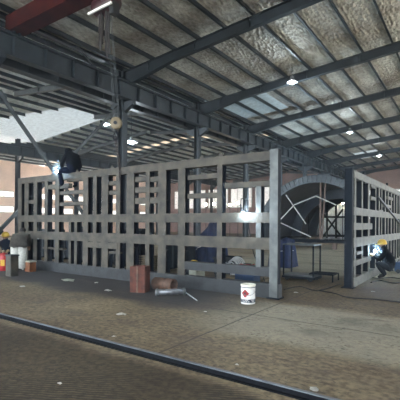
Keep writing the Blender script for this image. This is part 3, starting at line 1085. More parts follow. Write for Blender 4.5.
def ex3(h, W):
    hand(h, W, (.46, .22, .80), (.6, -.2, -.7), (1, 0, .6), 1)
    hand(h, W, (.46, -.22, .80), (.6, .2, -.7), (1, 0, .6), 1)
    face(h, W, (.47, 0, 1.30), (.85, 0, -.5), 1, 5)


w3, W3 = skin_body('person', J, BONES, [M['grey_jacket'], M['skin'], M['offwhite'], M['black'], M['glove'], M['hair']], regs(0, 1, 2, 3, 4), 2.35, (p1.x, p1.y, 0), ex3)
tag(w3, 'person in brown-grey jacket and off-white trousers bending, back turned', 'person')
# loose jacket hem and hair
a3 = V(w3['_at'])
b = MB()
rings = []
for (fw, z, rx, ry) in ((.24, 1.19, .19, .27), (.12, 1.10, .20, .27), (.05, .95, .205, .28), (.01, .80, .22, .30)):
    rings.append([b.bm.verts.new(a3 + W3((fw + rx * math.cos(2 * PI * k / 18), ry * math.sin(2 * PI * k / 18), z + .02 * math.sin(k * 2.1)))) for k in range(18)])
for p, q in zip(rings, rings[1:]):
    for k in range(18):
        b.bm.faces.new((p[k], p[(k + 1) % 18], q[(k + 1) % 18], q[k]))
bmesh.ops.solidify(b.bm, geom=b.bm.faces[:], thickness=.012)
b.build('jacket', M['grey_jacket'], w3, smooth=True)
MB().ell(a3 + W3((.46, 0, 1.335)), (.11, .11, .095), 14).build('hair', M['hair'], w3, smooth=True)
b = MB()
for s in (-1, 1):
    b.tube([a3 + W3((.01, s * .10, .86)), a3 + W3((.05, s * .12, .46)), a3 + W3((-.02, s * .13, .10))], [.155, .135, .12], 14)
b.build('trousers', M['offwhite'], w3, smooth=True)

# worker in navy with yellow helmet at the left edge
p2 = onZ(3.5, 268)
J = pose((0, 0, .40), (.02, 0, .58), (.10, 0, .82), (.15, 0, .98), (.19, 0, 1.07), (.2, 0, 1.13),
         ((.10, .2, .85), (.22, .27, .62), (.42, .16, .62), (.02, .11, .40), (.40, .18, .50), (.18, .16, .10), (.36, .17, .042)),
         ((.10, -.2, .85), (.22, -.27, .62), (.42, -.14, .62), (.02, -.11, .40), (.40, -.18, .50), (.18, -.16, .10), (.36, -.17, .042)))


def ex4(h, W):
    hand(h, W, (.42, .16, .62), (1, -.2, -.2), (0, .2, 1), 4)
    hand(h, W, (.42, -.14, .62), (1, .2, -.2), (0, -.2, 1), 4)
    face(h, W, (.19, 0, 1.07), (1, 0, -.2), 1, 5)


w4, W4 = skin_body('person', J, BONES, [M['navy'], M['skin'], M['navy'], M['black'], M['glove'], M['hair']], regs(0, 1, 2, 3, 4), -.75, (p2.x - .42, p2.y + .35, 0), ex4)
tag(w4, 'person in navy with a yellow hard hat crouching behind the red canister', 'person')
helmet(w4, W4, (.19, 0, 1.12), M['yellow'], (1, 0, -.1))


# welding arcs
def arc(p, parent, en, nm='welding_torch', hand_p=None, r=.02):
    p = V(p)
    hp_ = V(hand_p)
    MB().tube([hp_, (hp_ + p) / 2 + V((0, 0, .02)), p], [.014, .011, .006], 8).build('torch', M['black'], parent)
    MB().ell(p, (r, r, r), 10).build('arc_spark', M['arc'], parent)
    ld = bpy.data.lights.new('arc_light', 'POINT')
    ld.energy, ld.color, ld.shadow_soft_size = en, (.45, .72, 1), .03
    lo = bpy.data.objects.new('arc_light', ld)
    lo.location = p + V((0, -.06, .05))
    COL.objects.link(lo)


a1 = V(w1['_at'])
arc(onY(57.5, 172, FY - .04), w1, 9, hand_p=a1 + W1((.57, .08, .06)), r=.03)
a2 = V(w2['_at'])
arc(V((GX + .06, cyw - .05, .80)), w2, 1.8, hand_p=a2 + W2((.50, 0, .70)), r=.035)

smoke = bpy.data.materials.new('welding_smoke')
smoke.use_nodes = True
_nt = smoke.node_tree
_nt.nodes.remove(_nt.nodes['Principled BSDF'])
_vs = _nt.nodes.new('ShaderNodeVolumeScatter')
_vs.inputs['Color'].default_value = (.9, .95, 1, 1)
_vs.inputs['Density'].default_value = .45
_nt.links.new(_vs.outputs[0], _nt.nodes['Material Output'].inputs['Volume'])


def puff(c, r, lab):
    c = V(c)
    b = MB()
    b.ell(c, r, 14)
    b.ell(c + V((.05, .02, r[2] * .9)), (r[0] * .7, r[1] * .7, r[2] * .7), 12)
    tag(b.build('welding_smoke', smoke, at=c, smooth=True), lab, 'smoke', kind='stuff')


puff(onY(56.5, 170, FY - .08), (.13, .12, .2), 'small puff of blue-lit smoke in front of the seated welder')
puff(V((GX + .17, cyw - .1, .86)), (.15, .15, .2), 'small puff of blue-lit smoke in front of the crouching welder')
puff(onY(244, 213, FY - .2), (.09, .09, .11), 'small puff of white-lit smoke at the torch near the end post')
# third welding spot: a hand-held torch behind the long frame's near panel
p = onY(243.5, 214, FY - .05)
t = thing('welding_torch', 'welding torch flaring white against the long frame near its end post', 'torch', p)
MB().tube([p, p + V((-.03, -.05, .06)), p + V((-.05, -.04, .20))], [.008, .014, .016], 8).build('nozzle', M['dark_steel'], t)
MB().tube([p + V((-.05, -.04, .20)), p + V((-.06, .0, .34)), p + V((-.05, .12, .36)), p + V((-.05, .3, .3)), p + V((-.05, .35, -.3)), p + V((.0, .5, -.9)), p + V((.1, .9, -1.6))], .012, 8).build('hose', M['black'], t)
MB().ell(p + V((0, -.01, -.01)), (.028, .028, .045), 10).build('arc_spark', M['arc'], t)
ld = bpy.data.lights.new('arc_light', 'POINT')
ld.energy, ld.color, ld.shadow_soft_size = 6, (.75, .88, 1), .03
lo = bpy.data.objects.new('arc_light', ld)
lo.location = p + V((.12, -.16, .0))
COL.objects.link(lo)

# ------------------------------------------------------------------ things on the floor
# rail across the foreground
r0, r1 = onZ(-30, 306.5), onZ(330, 411)
yr = 3.5
RL = thing('floor_rail', 'long dark steel rail laid across the bare floor in the foreground', 'rail', (-4, yr, 0))
b = MB()
b.box(-30, 4, yr - .022, yr + .022, .058, .068, .002)
b.build('rail_head', M['worn'], RL)
MB().box(-30, 4, yr - .016, yr + .016, .012, .060).build('web', M['rail_dark'], RL)
MB().box(-30, 4, yr - .055, yr + .045, 0, .013).build('foot', M['rail_dark'], RL)

# paint pail
p = onZ(248, 303.2)
t = thing('paint_pail', 'white metal paint pail with red hazard diamond standing before the long frame', 'pail', (p.x, p.y, 0))
R_ = .142
MB().lathe(p, [(R_ - .006, 0), (R_, .006), (R_, .12), (R_ + .004, .125), (R_, .13), (R_, .30), (R_ + .004, .305), (R_, .31), (R_, .36), (R_ - .008, .37)], 32).build('body', M['white'], t, smooth=True)
MB().lathe(p, [(R_ + .006, .355), (R_ + .01, .36), (R_ + .01, .385), (R_ - .01, .392), (R_ - .02, .382), (.02, .384)], 32).build('lid', M['lid'], t, smooth=True)
view = (V((0, 0, 0)) - V((p.x, p.y, 0))).normalized()
b0 = math.atan2(view.y, view.x)


def on_pail(a, z, r=R_ + .004):
    return V((p.x + r * math.cos(b0 + a), p.y + r * math.sin(b0 + a), z))


def wrap(nm, a0, a1, z0, z1, m, r=R_ + .003, n=14):
    b = MB()
    for k in range(n):
        q0, q1 = a0 + (a1 - a0) * k / n, a0 + (a1 - a0) * (k + 1) / n
        b.quad(on_pail(q0, z0, r), on_pail(q1, z0, r), on_pail(q1, z1, r), on_pail(q0, z1, r))
    return b.build(nm, m, t)


wrap('dark_band', -PI, PI, .035, .10, M['label_dark'], n=32)
bt = MB()
for row, segs_ in ((.077, (-.9, -.62, -.34, -.1, .5, .72, .9)), (.05, (-.7, -.45, -.2, .1, .62, .85))):
    for a in segs_:
        b_ = row
        bt.quad(on_pail(a - .08, b_, R_ + .005), on_pail(a + .08, b_, R_ + .005), on_pail(a + .08, b_ + .013, R_ + .005), on_pail(a - .08, b_ + .013, R_ + .005))
bt.build('label_lettering', M['white'], t)
wrap('seam_strip', .28, .34, .10, .36, M['lid'], n=2)
wrap('rim_line', -PI, PI, .325, .34, M['label_dark'], n=32)
db = MB()
ca, cz, hw_ = -.42, .215, .085
for i in range(8):
    for j in range(1):
        s0, s1 = -1 + 2 * i / 8, -1 + 2 * (i + 1) / 8
        h0, h1 = hw_ * (1 - abs(s0)), hw_ * (1 - abs(s1))
        q = [on_pail(ca + s0 * hw_ / R_, cz - h0, R_ + .005), on_pail(ca + s1 * hw_ / R_, cz - h1, R_ + .005), on_pail(ca + s1 * hw_ / R_, cz + h1, R_ + .005), on_pail(ca + s0 * hw_ / R_, cz + h0, R_ + .005)]
        if h0 < 1e-6: q = [q[0], q[1], q[2]]
        elif h1 < 1e-6: q = [q[0], q[1], q[3]]
        db.quad(*q)
db.build('hazard_diamond', M['red'], t)
fb = MB()
for (x0, z0, x1, z1) in ((-.022, -.015, .022, -.005), (-.016, -.005, .014, .018), (-.006, .018, .006, .04), (-.028, -.03, .028, -.022)):
    fb.quad(on_pail(ca + x0 / R_, cz + z0, R_ + .007), on_pail(ca + x1 / R_, cz + z0, R_ + .007), on_pail(ca + x1 / R_, cz + z1, R_ + .007), on_pail(ca + x0 / R_, cz + z1, R_ + .007))
fb.build('flame_symbol', M['black'], t)
MB().tube([on_pail(PI / 2, .30, R_ + .012)] + [on_pail(PI / 2 - PI * k / 10, .30 - .12 * math.sin(PI * k / 10), R_ + .012) for k in range(1, 10)] + [on_pail(-PI / 2, .30, R_ + .012)], .004, 6).build('bail_handle', M['tube'], t)

# rusty square tube standing upright
p = onZ(140, 291.5)
t = thing('steel_stub', 'red-brown rusty box stub standing upright before the long frame', 'box', (p.x, p.y, 0))
d1 = .21
b = MB()
ang = .35
ax, ay = V((math.cos(ang), math.sin(ang), 0)), V((-math.sin(ang), math.cos(ang), 0))
hs = .30
for s in (-1, 1):
    b.obox(p + ax * (s * d1 * .85) + V((0, 0, hs)), ax, ay, V((0, 0, 1)), .012, d1 * .7, hs)
    b.obox(p + ay * (s * d1 * .7) + V((0, 0, hs)), ax, ay, V((0, 0, 1)), d1 * .85, .012, hs)
b.build('hollow_box', M['rust'], t)
MB().obox(p - ay * (d1 * .7 + .012) + V((0, 0, hs)), ax, ay, V((0, 0, 1)), .02, .012, hs).build('weld_seam', M['rust_pipe'], t)


def pipe(name, lab, a, c, r, m, wall=.015, flange=False):
    a, c = V(a), V(c)
    t = thing(name, lab, 'pipe', (a.x, a.y, 0))
    ax = (c - a).normalized()
    L = (c - a).length
    MB().lathe(a, [(r, 0), (r, L), (r - wall, L), (r - wall, .02), (.001, .02)], 24, ax).build('pipe_wall', M[m], t, smooth=True)
    if flange:
        for z in (.02, L - .06):
            MB().lathe(a, [(r, z), (r + .018, z), (r + .018, z + .04), (r, z + .04)], 24, ax).build('flange', M['steel_end'], t)
    return t


pa, pb = onZ(150, 290.5), onZ(170, 292.5)
pipe('rusty_pipe', 'short fat brown pipe lying with its open end towards the right', (pa.x, pa.y + .18, .15), (pb.x + .02, pb.y + .12, .15), .15, 'rust_pipe')
pa, pb = onZ(154, 296.5), onZ(184.5, 295.5)
pipe('steel_tube', 'thin silvery flanged tube lying in front of the brown pipe', (pa.x, pa.y + .04, .085), (pb.x, pb.y + .04, .085), .065, 'tube', .012, True)
pa, pb = onZ(183, 291), onZ(197, 301)
o = MB().tube([pa + V((0, 0, .012)), (pa + pb) / 2 + V((0, 0, .012)), pb + V((0, 0, .012))], .012, 6).build('thin_rod', M['pale_metal'], at=pa)
tag(o, 'thin pale rod lying beside the end of the silvery tube', 'rod')

# left corner things
p = onZ(12, 276)
t = thing('steel_block', 'dark grey upright steel block at the feet of the bending person', 'block', (p.x, p.y, 0))
MB().box(p.x - .15, p.x + .15, p.y - .12, p.y + .12, 0, .62, .012).build('block', M['steel'], t)
MB().box(p.x - .17, p.x + .17, p.y - .14, p.y + .14, .60, .64, .006).build('cap_plate', M['building'], t)
p = onZ(30.5, 271.5)
t = thing('orange_crate', 'small orange-brown crate beside the off-white trousers', 'crate', (p.x, p.y, 0))
MB().box(p.x - .14, p.x + .14, p.y - .12, p.y + .12, 0, .32, .01).build('body', M['orange'], t)
MB().box(p.x - .15, p.x + .15, p.y - .13, p.y + .13, .31, .35, .008).build('lid', M['cardboard'], t)
q = onZ(3.5, 270.5)
t = thing('red_canister', 'red cylindrical canister with a yellow panel at the far left', 'canister', q)
MB().lathe(q, [(.15, 0), (.16, .02), (.16, .48), (.12, .56), (.04, .59), (.035, .62)], 24).build('tank', M['red'], t, smooth=True)
MB().lathe(q, [(.05, .6), (.05, .66), (.02, .68)], 12).build('valve', M['wood'], t)
vv = V((-q.x, -q.y, 0)).normalized()
sd = V((-vv.y, vv.x, 0))
MB().obox(q + vv * .155 - sd * .03 + V((0, 0, .27)), sd, vv, V((0, 0, 1)), .06, .012, .1).build('yellow_panel', M['yellow'], t)

# litter
LT = [(122, 315, .13, 'crumpled white scrap alone on the bare floor between rail and long frame'), (108, 291, .12, 'white scrap on the dark ground nearest the middle of the long frame'),
      (96, 283, .07, 'small curled white scrap on the dark ground beside the frame foot'), (68, 281, .22, 'flat pale sheet scrap on the dark ground under the seated welder'),
      (314, 390, .06, 'little white scrap close to the camera beyond the rail end'), (237, 365, .03, 'tiny pale chip just beyond the rail in the foreground'),
      (114, 337, .04, 'pale scrap beside the rail on its far side'), (60, 384, .03, 'tiny white chip on the tyre-marked dust'), (23, 287, .1, 'pale scrap in front of the dark steel block'),
      (296, 293, .06, 'pale scrap on the floor just right of the long frame foot'), (373, 292, .05, 'pale scrap in front of the crouching welder'), (205, 312, .035, 'pale chip on the floor left of the paint pail')]
for px, py, s, lab in LT:
    p = onZ(px, py)
    b = MB()
    n = 9
    c0 = b.bm.verts.new((p.x, p.y, .012 + s * .25))
    rg = []
    for k in range(n):
        a = 2 * PI * k / n
        rr = s * random.uniform(.55, 1.15)
        rg.append(b.bm.verts.new((p.x + rr * math.cos(a), p.y + rr * .8 * math.sin(a), random.uniform(.002, .012 + s * .12))))
    for k in range(n):
        b.bm.faces.new((c0, rg[k], rg[(k + 1) % n]))
    bmesh.ops.solidify(b.bm, geom=b.bm.faces[:], thickness=.004)
    tag(b.build('floor_scrap', M['paper'] if s < .2 else M['cardboard'], at=(p.x, p.y, 0)), lab, 'scrap', 'scraps on the floor')


def cable(pts, lab, r=.014):
    P = [onZ(*q) + V((0, 0, r)) for q in pts]
    out = []
    for i in range(len(P) - 1):
        a, b_, c, d = P[max(i - 1, 0)], P[i], P[i + 1], P[min(i + 2, len(P) - 1)]
        for k in range(6):
            u = k / 6
            out.append(.5 * ((2 * b_) + (c - a) * u + (2 * a - 5 * b_ + 4 * c - d) * u * u + (3 * b_ - a - 3 * c + d) * u ** 3))
    out.append(P[-1])
    o = MB().tube(out, r, 7).build('welding_cable', M['black'], at=P[0], smooth=True)
    tag(o, lab, 'cable', 'cables on the floor')


cable([(318, 291), (335, 294), (348, 298), (375, 300), (402, 303)], 'black cable snaking from the trolley past the short frame foot')
cable([(371, 283), (380, 281), (392, 283.5), (402, 283)], 'black cable on the floor in front of the crouching welder', .018)
cable([(368, 276.5), (378, 279), (390, 278), (402, 279.5)], 'black cable running from the blue welding machine to the short frame', .016)
cable([(284, 290), (300, 287), (318, 291), (341, 284)], 'thin black cable between the long frame foot and the short frame foot', .012)

# blue welding machine at the right edge
p = onZ(402.5, 273)
t = thing('welding_machine', 'small blue welding machine on the floor at the right edge', 'machine', (p.x, p.y, 0))
MB().box(p.x - .22, p.x + .28, p.y - .2, p.y + .2, .04, .36, .03).build('case', M['blue'], t)
for s in (-1, 1):
    MB().lathe((p.x - .1, p.y + s * .2, .07), [(.07, -.02), (.07, .02)], 14, V((0, 1, 0))).build('wheel', M['black'], t)
MB().tube([(p.x - .15, p.y, .35), (p.x - .12, p.y, .43), (p.x + .18, p.y, .43), (p.x + .2, p.y, .35)], .014, 8).build('handle', M['black'], t)
MB().box(p.x - .232, p.x - .218, p.y - .13, p.y + .13, .12, .30).build('front_panel', M['dark_steel'], t)

# trolley
p = onZ(300, 281)
cx0, cx1, cy0, cy1 = p.x - .5, p.x + .42, p.y - .05, p.y + .55
t = thing('trolley', 'low steel trolley with upright handle frame behind the end post', 'trolley', (p.x, p.y + .25, 0))
MB().box(cx0, cx1, cy0, cy1, .13, .17, .005).build('deck', M['steel_end'], t)
b = MB()
b.bar((cx0, cy0, .10), (cx1, cy0, .10), .04, .06).bar((cx0, cy1, .10), (cx1, cy1, .10), .04, .06).bar((cx0, cy0, .10), (cx0, cy1, .10), .04, .06).bar((cx1, cy0, .10), (cx1, cy1, .10), .04, .06)
b.build('chassis', M['dark_steel'], t)
for x_ in (cx0 + .12, cx1 - .12):
    for y_ in (cy0 + .03, cy1 - .03):
        MB().lathe((x_, y_, .06), [(.02, -.022), (.06, -.022), (.06, .022), (.02, .022)], 16, V((0, 1, 0))).build('wheel', M['black'], t)
for x_, y_ in ((cx1 - .03, cy0), (cx1 - .03, cy1), (cx0 + .03, cy0), (cx0 + .03, cy1)):
    MB().bar((x_, y_, .14), (x_, y_, 1.02), .035, .035).build('post', M['dark_steel'], t)
b = MB()
for y_ in (cy0, cy1):
    b.bar((cx0, y_, 1.02), (cx1, y_, 1.02), .04, .04)
for x_ in (cx0 + .02, cx1 - .02):
    b.bar((x_, cy0, 1.02), (x_, cy1, 1.02), .04, .04)
b.build('top_rail', M['galv_brace'], t)
p = onZ(321, 281.5)
t = thing('floor_grid', 'low dark grid rack on the floor right of the trolley', 'rack', (p.x, p.y, 0))
b = MB()
for k in range(5):
    b.bar((p.x - .32, p.y + k * .14, .2), (p.x + .32, p.y + k * .14, .2), .03, .03)
for s in (-1, 1):
    b.bar((p.x + s * .32, p.y, .2), (p.x + s * .32, p.y + .56, .2), .03, .03)
b.build('grid', M['dark_steel'], t)
for s in (-1, 1):
    for k in (0, .56):
        MB().bar((p.x + s * .32, p.y + k, 0), (p.x + s * .32, p.y + k, .2), .03, .03).build('leg', M['dark_steel'], t)


# blue tarpaulin covered machines
def tarp(x0, x1, y0, y1, h0, h1, lab, name='tarpaulin_cover', ridge=True):
    t = thing(name, lab, 'tarp', ((x0 + x1) / 2, (y0 + y1) / 2, 0), None)
    b = MB()
    nx, ny = 14, 8
    grid = []
    for i in range(nx + 1):
        row = []
        for j in range(ny + 1):
            u, v = i / nx, j / ny
            e = min(u, 1 - u, v, 1 - v)
            z = (h0 + (h1 - h0) * u) * (1 if e > .001 else 0) + .05 * math.sin(9 * u + 3 * v) + .03 * math.sin(17 * v)
            o_ = .07 if e < .001 else 0
            z = max(z, 0.01) if e > .001 else .02
            row.append(b.bm.verts.new((x0 + (x1 - x0) * u + (o_ * (1 if u > .5 else -1)) + .03 * math.sin(23 * v + 7 * u), y0 + (y1 - y0) * v + (o_ * (1 if v > .5 else -1)) + .03 * math.sin(21 * u), z)))
        grid.append(row)
    for i in range(nx):
        for j in range(ny):
            b.bm.faces.new((grid[i][j], grid[i + 1][j], grid[i + 1][j + 1], grid[i][j + 1]))
    b.build('tarpaulin', M['blue_tarp'], t)
    b = MB()
    zz = max(h0, h1) - .02
    b.tube([(x0 - .05, (y0 + y1) / 2, h0 * .6), ((x0 + x1) / 2, y0 - .09, (h0 + h1) * .3), (x1 + .05, (y0 + y1) / 2, h1 * .6)], .012, 6)
    b.build('tie_rope', M['pale_metal'], t)


p = onZ(288, 268.5)
tarp(p.x - .75, p.x + .02, p.y, p.y + .7, .98, 1.05, 'blue tarpaulin over a machine just right of the long frame end post')
p = onY(207, 232, 11.4)
tarp(p.x - .75, p.x + .35, 11.2, 12.2, .8, 1.72, 'sloping blue tarpaulin over a machine seen through the middle of the long frame')


# dark stacked steel and bins behind the frame
def bin_(x, y, w, d, h, lab, m='dark_steel'):
    t = thing('steel_bin', lab, 'bin', (x, y, 0), 'steel bins behind the long frame')
    b = MB()
    tk = .03
    b.box(x - w / 2, x + w / 2, y, y + tk, .12, h).box(x - w / 2, x + w / 2, y + d - tk, y + d, .12, h)
    b.box(x - w / 2, x - w / 2 + tk, y, y + d, .12, h).box(x + w / 2 - tk, x + w / 2, y, y + d, .12, h)
    b.box(x - w / 2, x + w / 2, y, y + d, .12, .15)
    b.build('body', M[m], t)
    b = MB()
    for k in range(4):
        xx = x - w / 2 + w * (k + .5) / 4
        b.box(xx - .03, xx + .03, y - .04, y, .12, h)
    b.box(x - w / 2 - .03, x + w / 2 + .03, y - .05, y + .01, h - .07, h)
    b.build('ribs', M['building'], t)
    for s in (-1, 1):
        MB().box(x + s * w * .35 - .06, x + s * w * .35 + .06, y + .02, y + d - .02, 0, .12).build('skid', M[m], t)


for i, (pa_, pb_, h, Yb) in enumerate(((30, 51, 1.3, 10.2), (53, 72, 1.1, 10.2), (77, 97, 1.45, 10.2), (99, 117, 1.2, 10.2), (121, 141, 1.4, 10.2), (158, 183, 1.2, 10.2), (214, 230, .62, 9.7))):
    x0, x1 = onY(pa_, 250, Yb).x, onY(pb_, 250, Yb).x
    bin_((x0 + x1) / 2, Yb, x1 - x0, .7, h, 'dark ribbed steel bin behind the long frame, %s from its far left end' % ORD[i])
# hoses and debris seen in the near panels of the frame
p = onY(232, 262, 10.0)
for k, (px, py, lab) in enumerate(((233, 258, 'coil of pale hose hung in front of the small bin behind the frame'), (226, 268, 'coil of pale hose lying low behind the lower rail of the frame'))):
    q = onY(px, py, 9.6)
    b = MB()
    for j in range(5):
        rr = .16 + .02 * j
        b.tube([(q.x + rr * math.cos(a) + .02 * j, q.y + .03 * j, max(.03, .2 + rr * math.sin(a) + .03 * j) if k else .42 + rr * math.sin(a)) for a in [2 * PI * m_ / 20 for m_ in range(21)]], .017, 6, cap=False)
    o = b.build('hose_coil', M['pale_metal'], at=(q.x, q.y, 0))
    tag(o, lab, 'hose')
q = onY(247, 265, 9.0)
t = thing('tool_box', 'dark tool box with a red rag on it behind the near end of the frame', 'box', (q.x, 9.0, 0))
MB().box(q.x - .28, q.x + .28, 8.85, 9.2, 0, q.z - .03, .015).build('case', M['blue'], t)
MB().tube([(q.x - .12, 9.02, q.z - .03), (q.x - .1, 9.02, q.z + .03), (q.x + .1, 9.02, q.z + .03), (q.x + .12, 9.02, q.z - .03)], .014, 8).build('handle', M['black'], t)
b = MB()
for i in range(6):
    for j in range(4):
        pass
gr = [[b.bm.verts.new((q.x - .17 + .34 * i / 6, 8.86 + .3 * j / 4, q.z - .01 + .03 * math.sin(2 * i + j) + .02 * random.random())) for j in range(5)] for i in range(7)]
for i in range(6):
    for j in range(4):
        b.bm.faces.new((gr[i][j], gr[i + 1][j], gr[i + 1][j + 1], gr[i][j + 1]))
bmesh.ops.solidify(b.bm, geom=b.bm.faces[:], thickness=.012)
tag(b.build('rag', M['redcloth'], at=(q.x, 9.0, q.z)), 'red rag lying on the tool box behind the near end of the frame', 'rag')
q = onY(195, 264, 8.9)
t = thing('pale_crate', 'pale crate with a yellow hard hat on it behind the long frame', 'crate', (q.x, 8.9, 0))
zc = q.z - .02
MB().box(q.x - .2, q.x + .2, 8.7, 9.1, .02, zc, .01).build('body', M['cardboard'], t)
b = MB()
for zz in (.1, zc - .1):
    b.box(q.x - .21, q.x + .21, 8.685, 8.70, zz - .03, zz + .03)
b.box(q.x - .2, q.x + .2, 8.7, 9.1, 0, .02)
b.build('slats', M['wood'], t)
b = MB()
b.lathe((q.x, 8.85, zc), [(.15, .0), (.15, .012), (.13, .015), (.128, .06), (.10, .11), (.05, .14), (.01, .145)], 20)
tag(b.build('hard_hat', M['yellow'], at=(q.x, 8.85, zc), smooth=True), 'yellow hard hat resting on the pale crate behind the long frame', 'helmet')
# pallet of pale plates
q = onY(120, 255, 12.5)
for (px, py, Yq, w, h, lab) in ((144, 262, 10.2, .7, .5, 'low stack of brown planks behind the rusty box stub'), (240, 277, 9.3, 1.3, .16, 'flat bundle of planks on the floor behind the paint pail')):
    q = onY(px, py, Yq)
    t = thing('plank_stack', lab, 'planks', (q.x, Yq, 0))
    nrow = int(h / .08)
    for r_ in range(max(2, nrow)):
        b = MB()
        zz = r_ * .08
        for j in range(3):
            b.box(q.x - w / 2 + random.uniform(-.04, .04), q.x + w / 2 + random.uniform(-.04, .04), Yq + j * .17, Yq + j * .17 + .15, zz, zz + .06)
        b.build('plank_layer', M['wood'], t)

# ------------------------------------------------------------------ arch formwork
AY, AX, AZ, AR = 25.2, -8.45, .62, 4.2
t = thing('arch_formwork', 'large grey half-round arch formwork standing beyond the long frame end', 'formwork', (AX, AY, 0))


def half_ring(b, y0, y1, r0, r1, n=40, a0=0.0, a1=PI):
    rows = []
    for i in range(n + 1):
        a = a0 + (a1 - a0) * i / n
        rows.append([b.bm.verts.new((AX + r * math.cos(a), yy, AZ + r * math.sin(a))) for r, yy in ((r0, y0), (r1, y0), (r1, y1), (r0, y1))])
    for p_, q_ in zip(rows, rows[1:]):
        for k in range(4):
            b.bm.faces.new((p_[k], p_[(k + 1) % 4], q_[(k + 1) % 4], q_[k]))
    b.bm.faces.new(rows[0][::-1]); b.bm.faces.new(rows[-1])


b = MB()
half_ring(b, AY, AY + .03, AR - .48, AR)
half_ring(b, AY, AY + .5, AR - .03, AR)
half_ring(b, AY - .06, AY + .5, AR - .5, AR - .46)
b.build('end_ring', M['arch'], t)
for i in range(40):
    a = PI * (i + .5) / 40
    c = V((AX + (AR - .25) * math.cos(a), AY - .045, AZ + (AR - .25) * math.sin(a)))
    MB().obox(c, V((math.cos(a), 0, math.sin(a))), V((0, 1, 0)), V((-math.sin(a), 0, math.cos(a))), .21, .045, .014).build('rib', M['arch'], t)
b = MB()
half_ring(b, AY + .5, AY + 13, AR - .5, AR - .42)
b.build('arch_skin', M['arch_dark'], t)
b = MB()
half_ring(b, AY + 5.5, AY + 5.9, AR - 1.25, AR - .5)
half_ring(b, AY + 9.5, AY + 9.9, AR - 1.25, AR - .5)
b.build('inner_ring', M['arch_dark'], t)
MB().box(AX - AR - .1, AX + AR + .1, AY - .05, AY + .35, AZ - .22, AZ, .01).build('base_beam', M['dark_steel'], t)
MB().box(AX - AR - .1, AX + AR + .1, AY + 12.5, AY + 12.9, AZ - .22, AZ, .01).build('base_beam', M['dark_steel'], t)
for s in (-1, 1):
    MB().box(AX + s * (AR - .3) - .15, AX + s * (AR - .3) + .15, AY, AY + 13, AZ - .22, AZ).build('side_beam', M['dark_steel'], t)
for dx in (-AR + .2, 1.3, AR - .2):
    for yy in (AY + .1, AY + 12.6):
        MB().box(AX + dx - .13, AX + dx + .13, yy - .1, yy + .16, 0, AZ - .2, .01).build('leg', M['prop'], t)
for dx, w in ((0.15, .12), (.5, .09)):
    MB().tube([(AX + .3 + dx * .3, AY + .2, AZ), (AX + .2 + dx * .9, AY + .25, AZ + AR - .5)], w * .6, 10).build('centre_prop', M['prop'], t)
BR = [((281, 219), (294, 205)), ((294, 205), (316, 196)), ((316, 196), (336, 205)), ((286, 195), (306, 224)), ((280, 222.5), (311, 237))]
for p_, q_ in BR:
    MB().tube([onY(p_[0], p_[1], AY + .1), onY(q_[0], q_[1], AY + .1)], .036, 8).build('tie_rod', M['pale_metal'], t)
for p_, q_ in (((322, 212), (341, 236)), ((343, 209), (322, 238)), ((327, 205), (327, 238)), ((336, 205), (336, 238)), ((320, 217), (345, 217))):
    MB().tube([onY(p_[0], p_[1], AY + 6), onY(q_[0], q_[1], AY + 6)], .075, 8).build('inner_brace', M['dark_steel'], t)
# pale sheet and lamp seen through the arch
p = onY(334, 240, 38.6)
t = thing('hanging_sheet', 'large pale plastic sheet on a pole frame seen through the arch', 'sheet', (p.x, 38.6, 0))
z1 = onY(334, 201, 38.6).z
x0, x1 = onY(320, 220, 38.6).x, onY(350, 220, 38.6).x
b = MB()
gr = [[b.bm.verts.new((x0 + (x1 - x0) * i / 24, 38.7 + .12 * math.sin(i * 1.7) * (1 - j / 8 * .4), .05 + (z1 - .1) * j / 8)) for j in range(9)] for i in range(25)]
for i in range(24):
    for j in range(8):
        b.bm.faces.new((gr[i][j], gr[i + 1][j], gr[i + 1][j + 1], gr[i][j + 1]))
bmesh.ops.solidify(b.bm, geom=b.bm.faces[:], thickness=.01)
b.build('sheet', M['sheet'], t, smooth=True)
MB().tube([(x0 - .1, 38.9, 0), (x0 - .1, 38.9, z1)], .04, 8).build('pole', M['dark_steel'], t)
MB().tube([(x1 + .1, 38.9, 0), (x1 + .1, 38.9, z1)], .04, 8).build('pole', M['dark_steel'], t)
MB().tube([(x0 - .1, 38.9, z1), (x1 + .1, 38.9, z1)], .04, 8).build('cross_bar', M['dark_steel'], t)


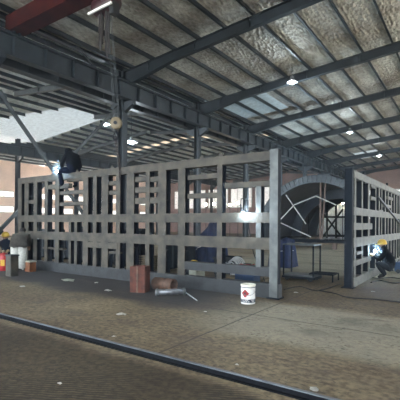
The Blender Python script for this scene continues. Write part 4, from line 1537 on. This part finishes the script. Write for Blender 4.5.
def small_lamp(px, py, Yp, lab, m, en, cc):
    p = onY(px, py, Yp)
    t = thing('work_lamp', lab, 'lamp', (p.x, p.y, 0), None)
    MB().tube([(p.x, p.y + .1, .02), (p.x, p.y + .1, p.z)], .03, 8).build('stand', M['dark_steel'], t)
    MB().box(p.x - .3, p.x + .3, p.y - .2, p.y + .4, 0, .03).build('base_plate', M['dark_steel'], t)
    MB().box(p.x - .2, p.x + .2, p.y, p.y + .14, p.z - .2, p.z + .2).build('housing', M['lamp_shade'], t)
    MB().lathe((p.x, p.y - .03, p.z), [(.16, 0), (.16, .04)], 16, V((0, 1, 0))).build('glowing_lens', M[m], t)
    ld = bpy.data.lights.new('work_light', 'POINT')
    ld.energy, ld.color, ld.shadow_soft_size = en, cc, .15
    lo = bpy.data.objects.new('work_light', ld)
    lo.location = p + V((0, -.1, .30))
    COL.objects.link(lo)


small_lamp(342.5, 202, 36.3, 'warm work lamp on a stand at the upper edge of the pale sheet', 'warm_lamp', 130, (1, .85, .6))
small_lamp(308, 202.5, 33.0, 'cool white work lamp on a stand inside the arch', 'lamp', 160, (.6, .82, 1))


# ------------------------------------------------------------------ light
w = bpy.data.worlds.new('sky')
SC.world = w
w.use_nodes = True
bg = w.node_tree.nodes['Background']
bg.inputs['Color'].default_value = (.82, .91, 1, 1)
bg.inputs['Strength'].default_value = 1.6

sd_ = bpy.data.lights.new('sun', 'SUN')
sd_.energy, sd_.color, sd_.angle = 4.5, (1, .95, .88), .01
so_ = bpy.data.objects.new('sun', sd_)
so_.rotation_euler = V((-.55, .35, -1)).to_track_quat('-Z', 'Y').to_euler()
COL.objects.link(so_)

# thin dusty haze filling the hall
hm = bpy.data.materials.new('dust_haze')
hm.use_nodes = True
nt = hm.node_tree
nt.nodes.remove(nt.nodes['Principled BSDF'])
vs = nt.nodes.new('ShaderNodeVolumeScatter')
vs.inputs['Color'].default_value = (.82, .92, 1, 1)
vs.inputs['Density'].default_value = HAZE
vs.inputs['Anisotropy'].default_value = .3
nt.links.new(vs.outputs[0], nt.nodes['Material Output'].inputs['Volume'])
o = MB().box(XC + .1, XR + 2, -4, YF - .1, .01, 10.6).build('haze', hm)
tag(o, 'thin bluish dust haze hanging through the whole hall', 'haze', kind='stuff')

SC.view_settings.view_transform = 'Standard'
SC.view_settings.look = 'None'
SC.view_settings.gamma = 1
SC.view_settings.use_curve_mapping = False
SC.view_settings.exposure = 2.75
SC.cycles.max_bounces = 8
SC.cycles.diffuse_bounces = 5
SC.cycles.use_denoising = True
SC.cycles.sample_clamp_indirect = 6
for o in bpy.data.objects:
    if '_at' in o:
        del o['_at']
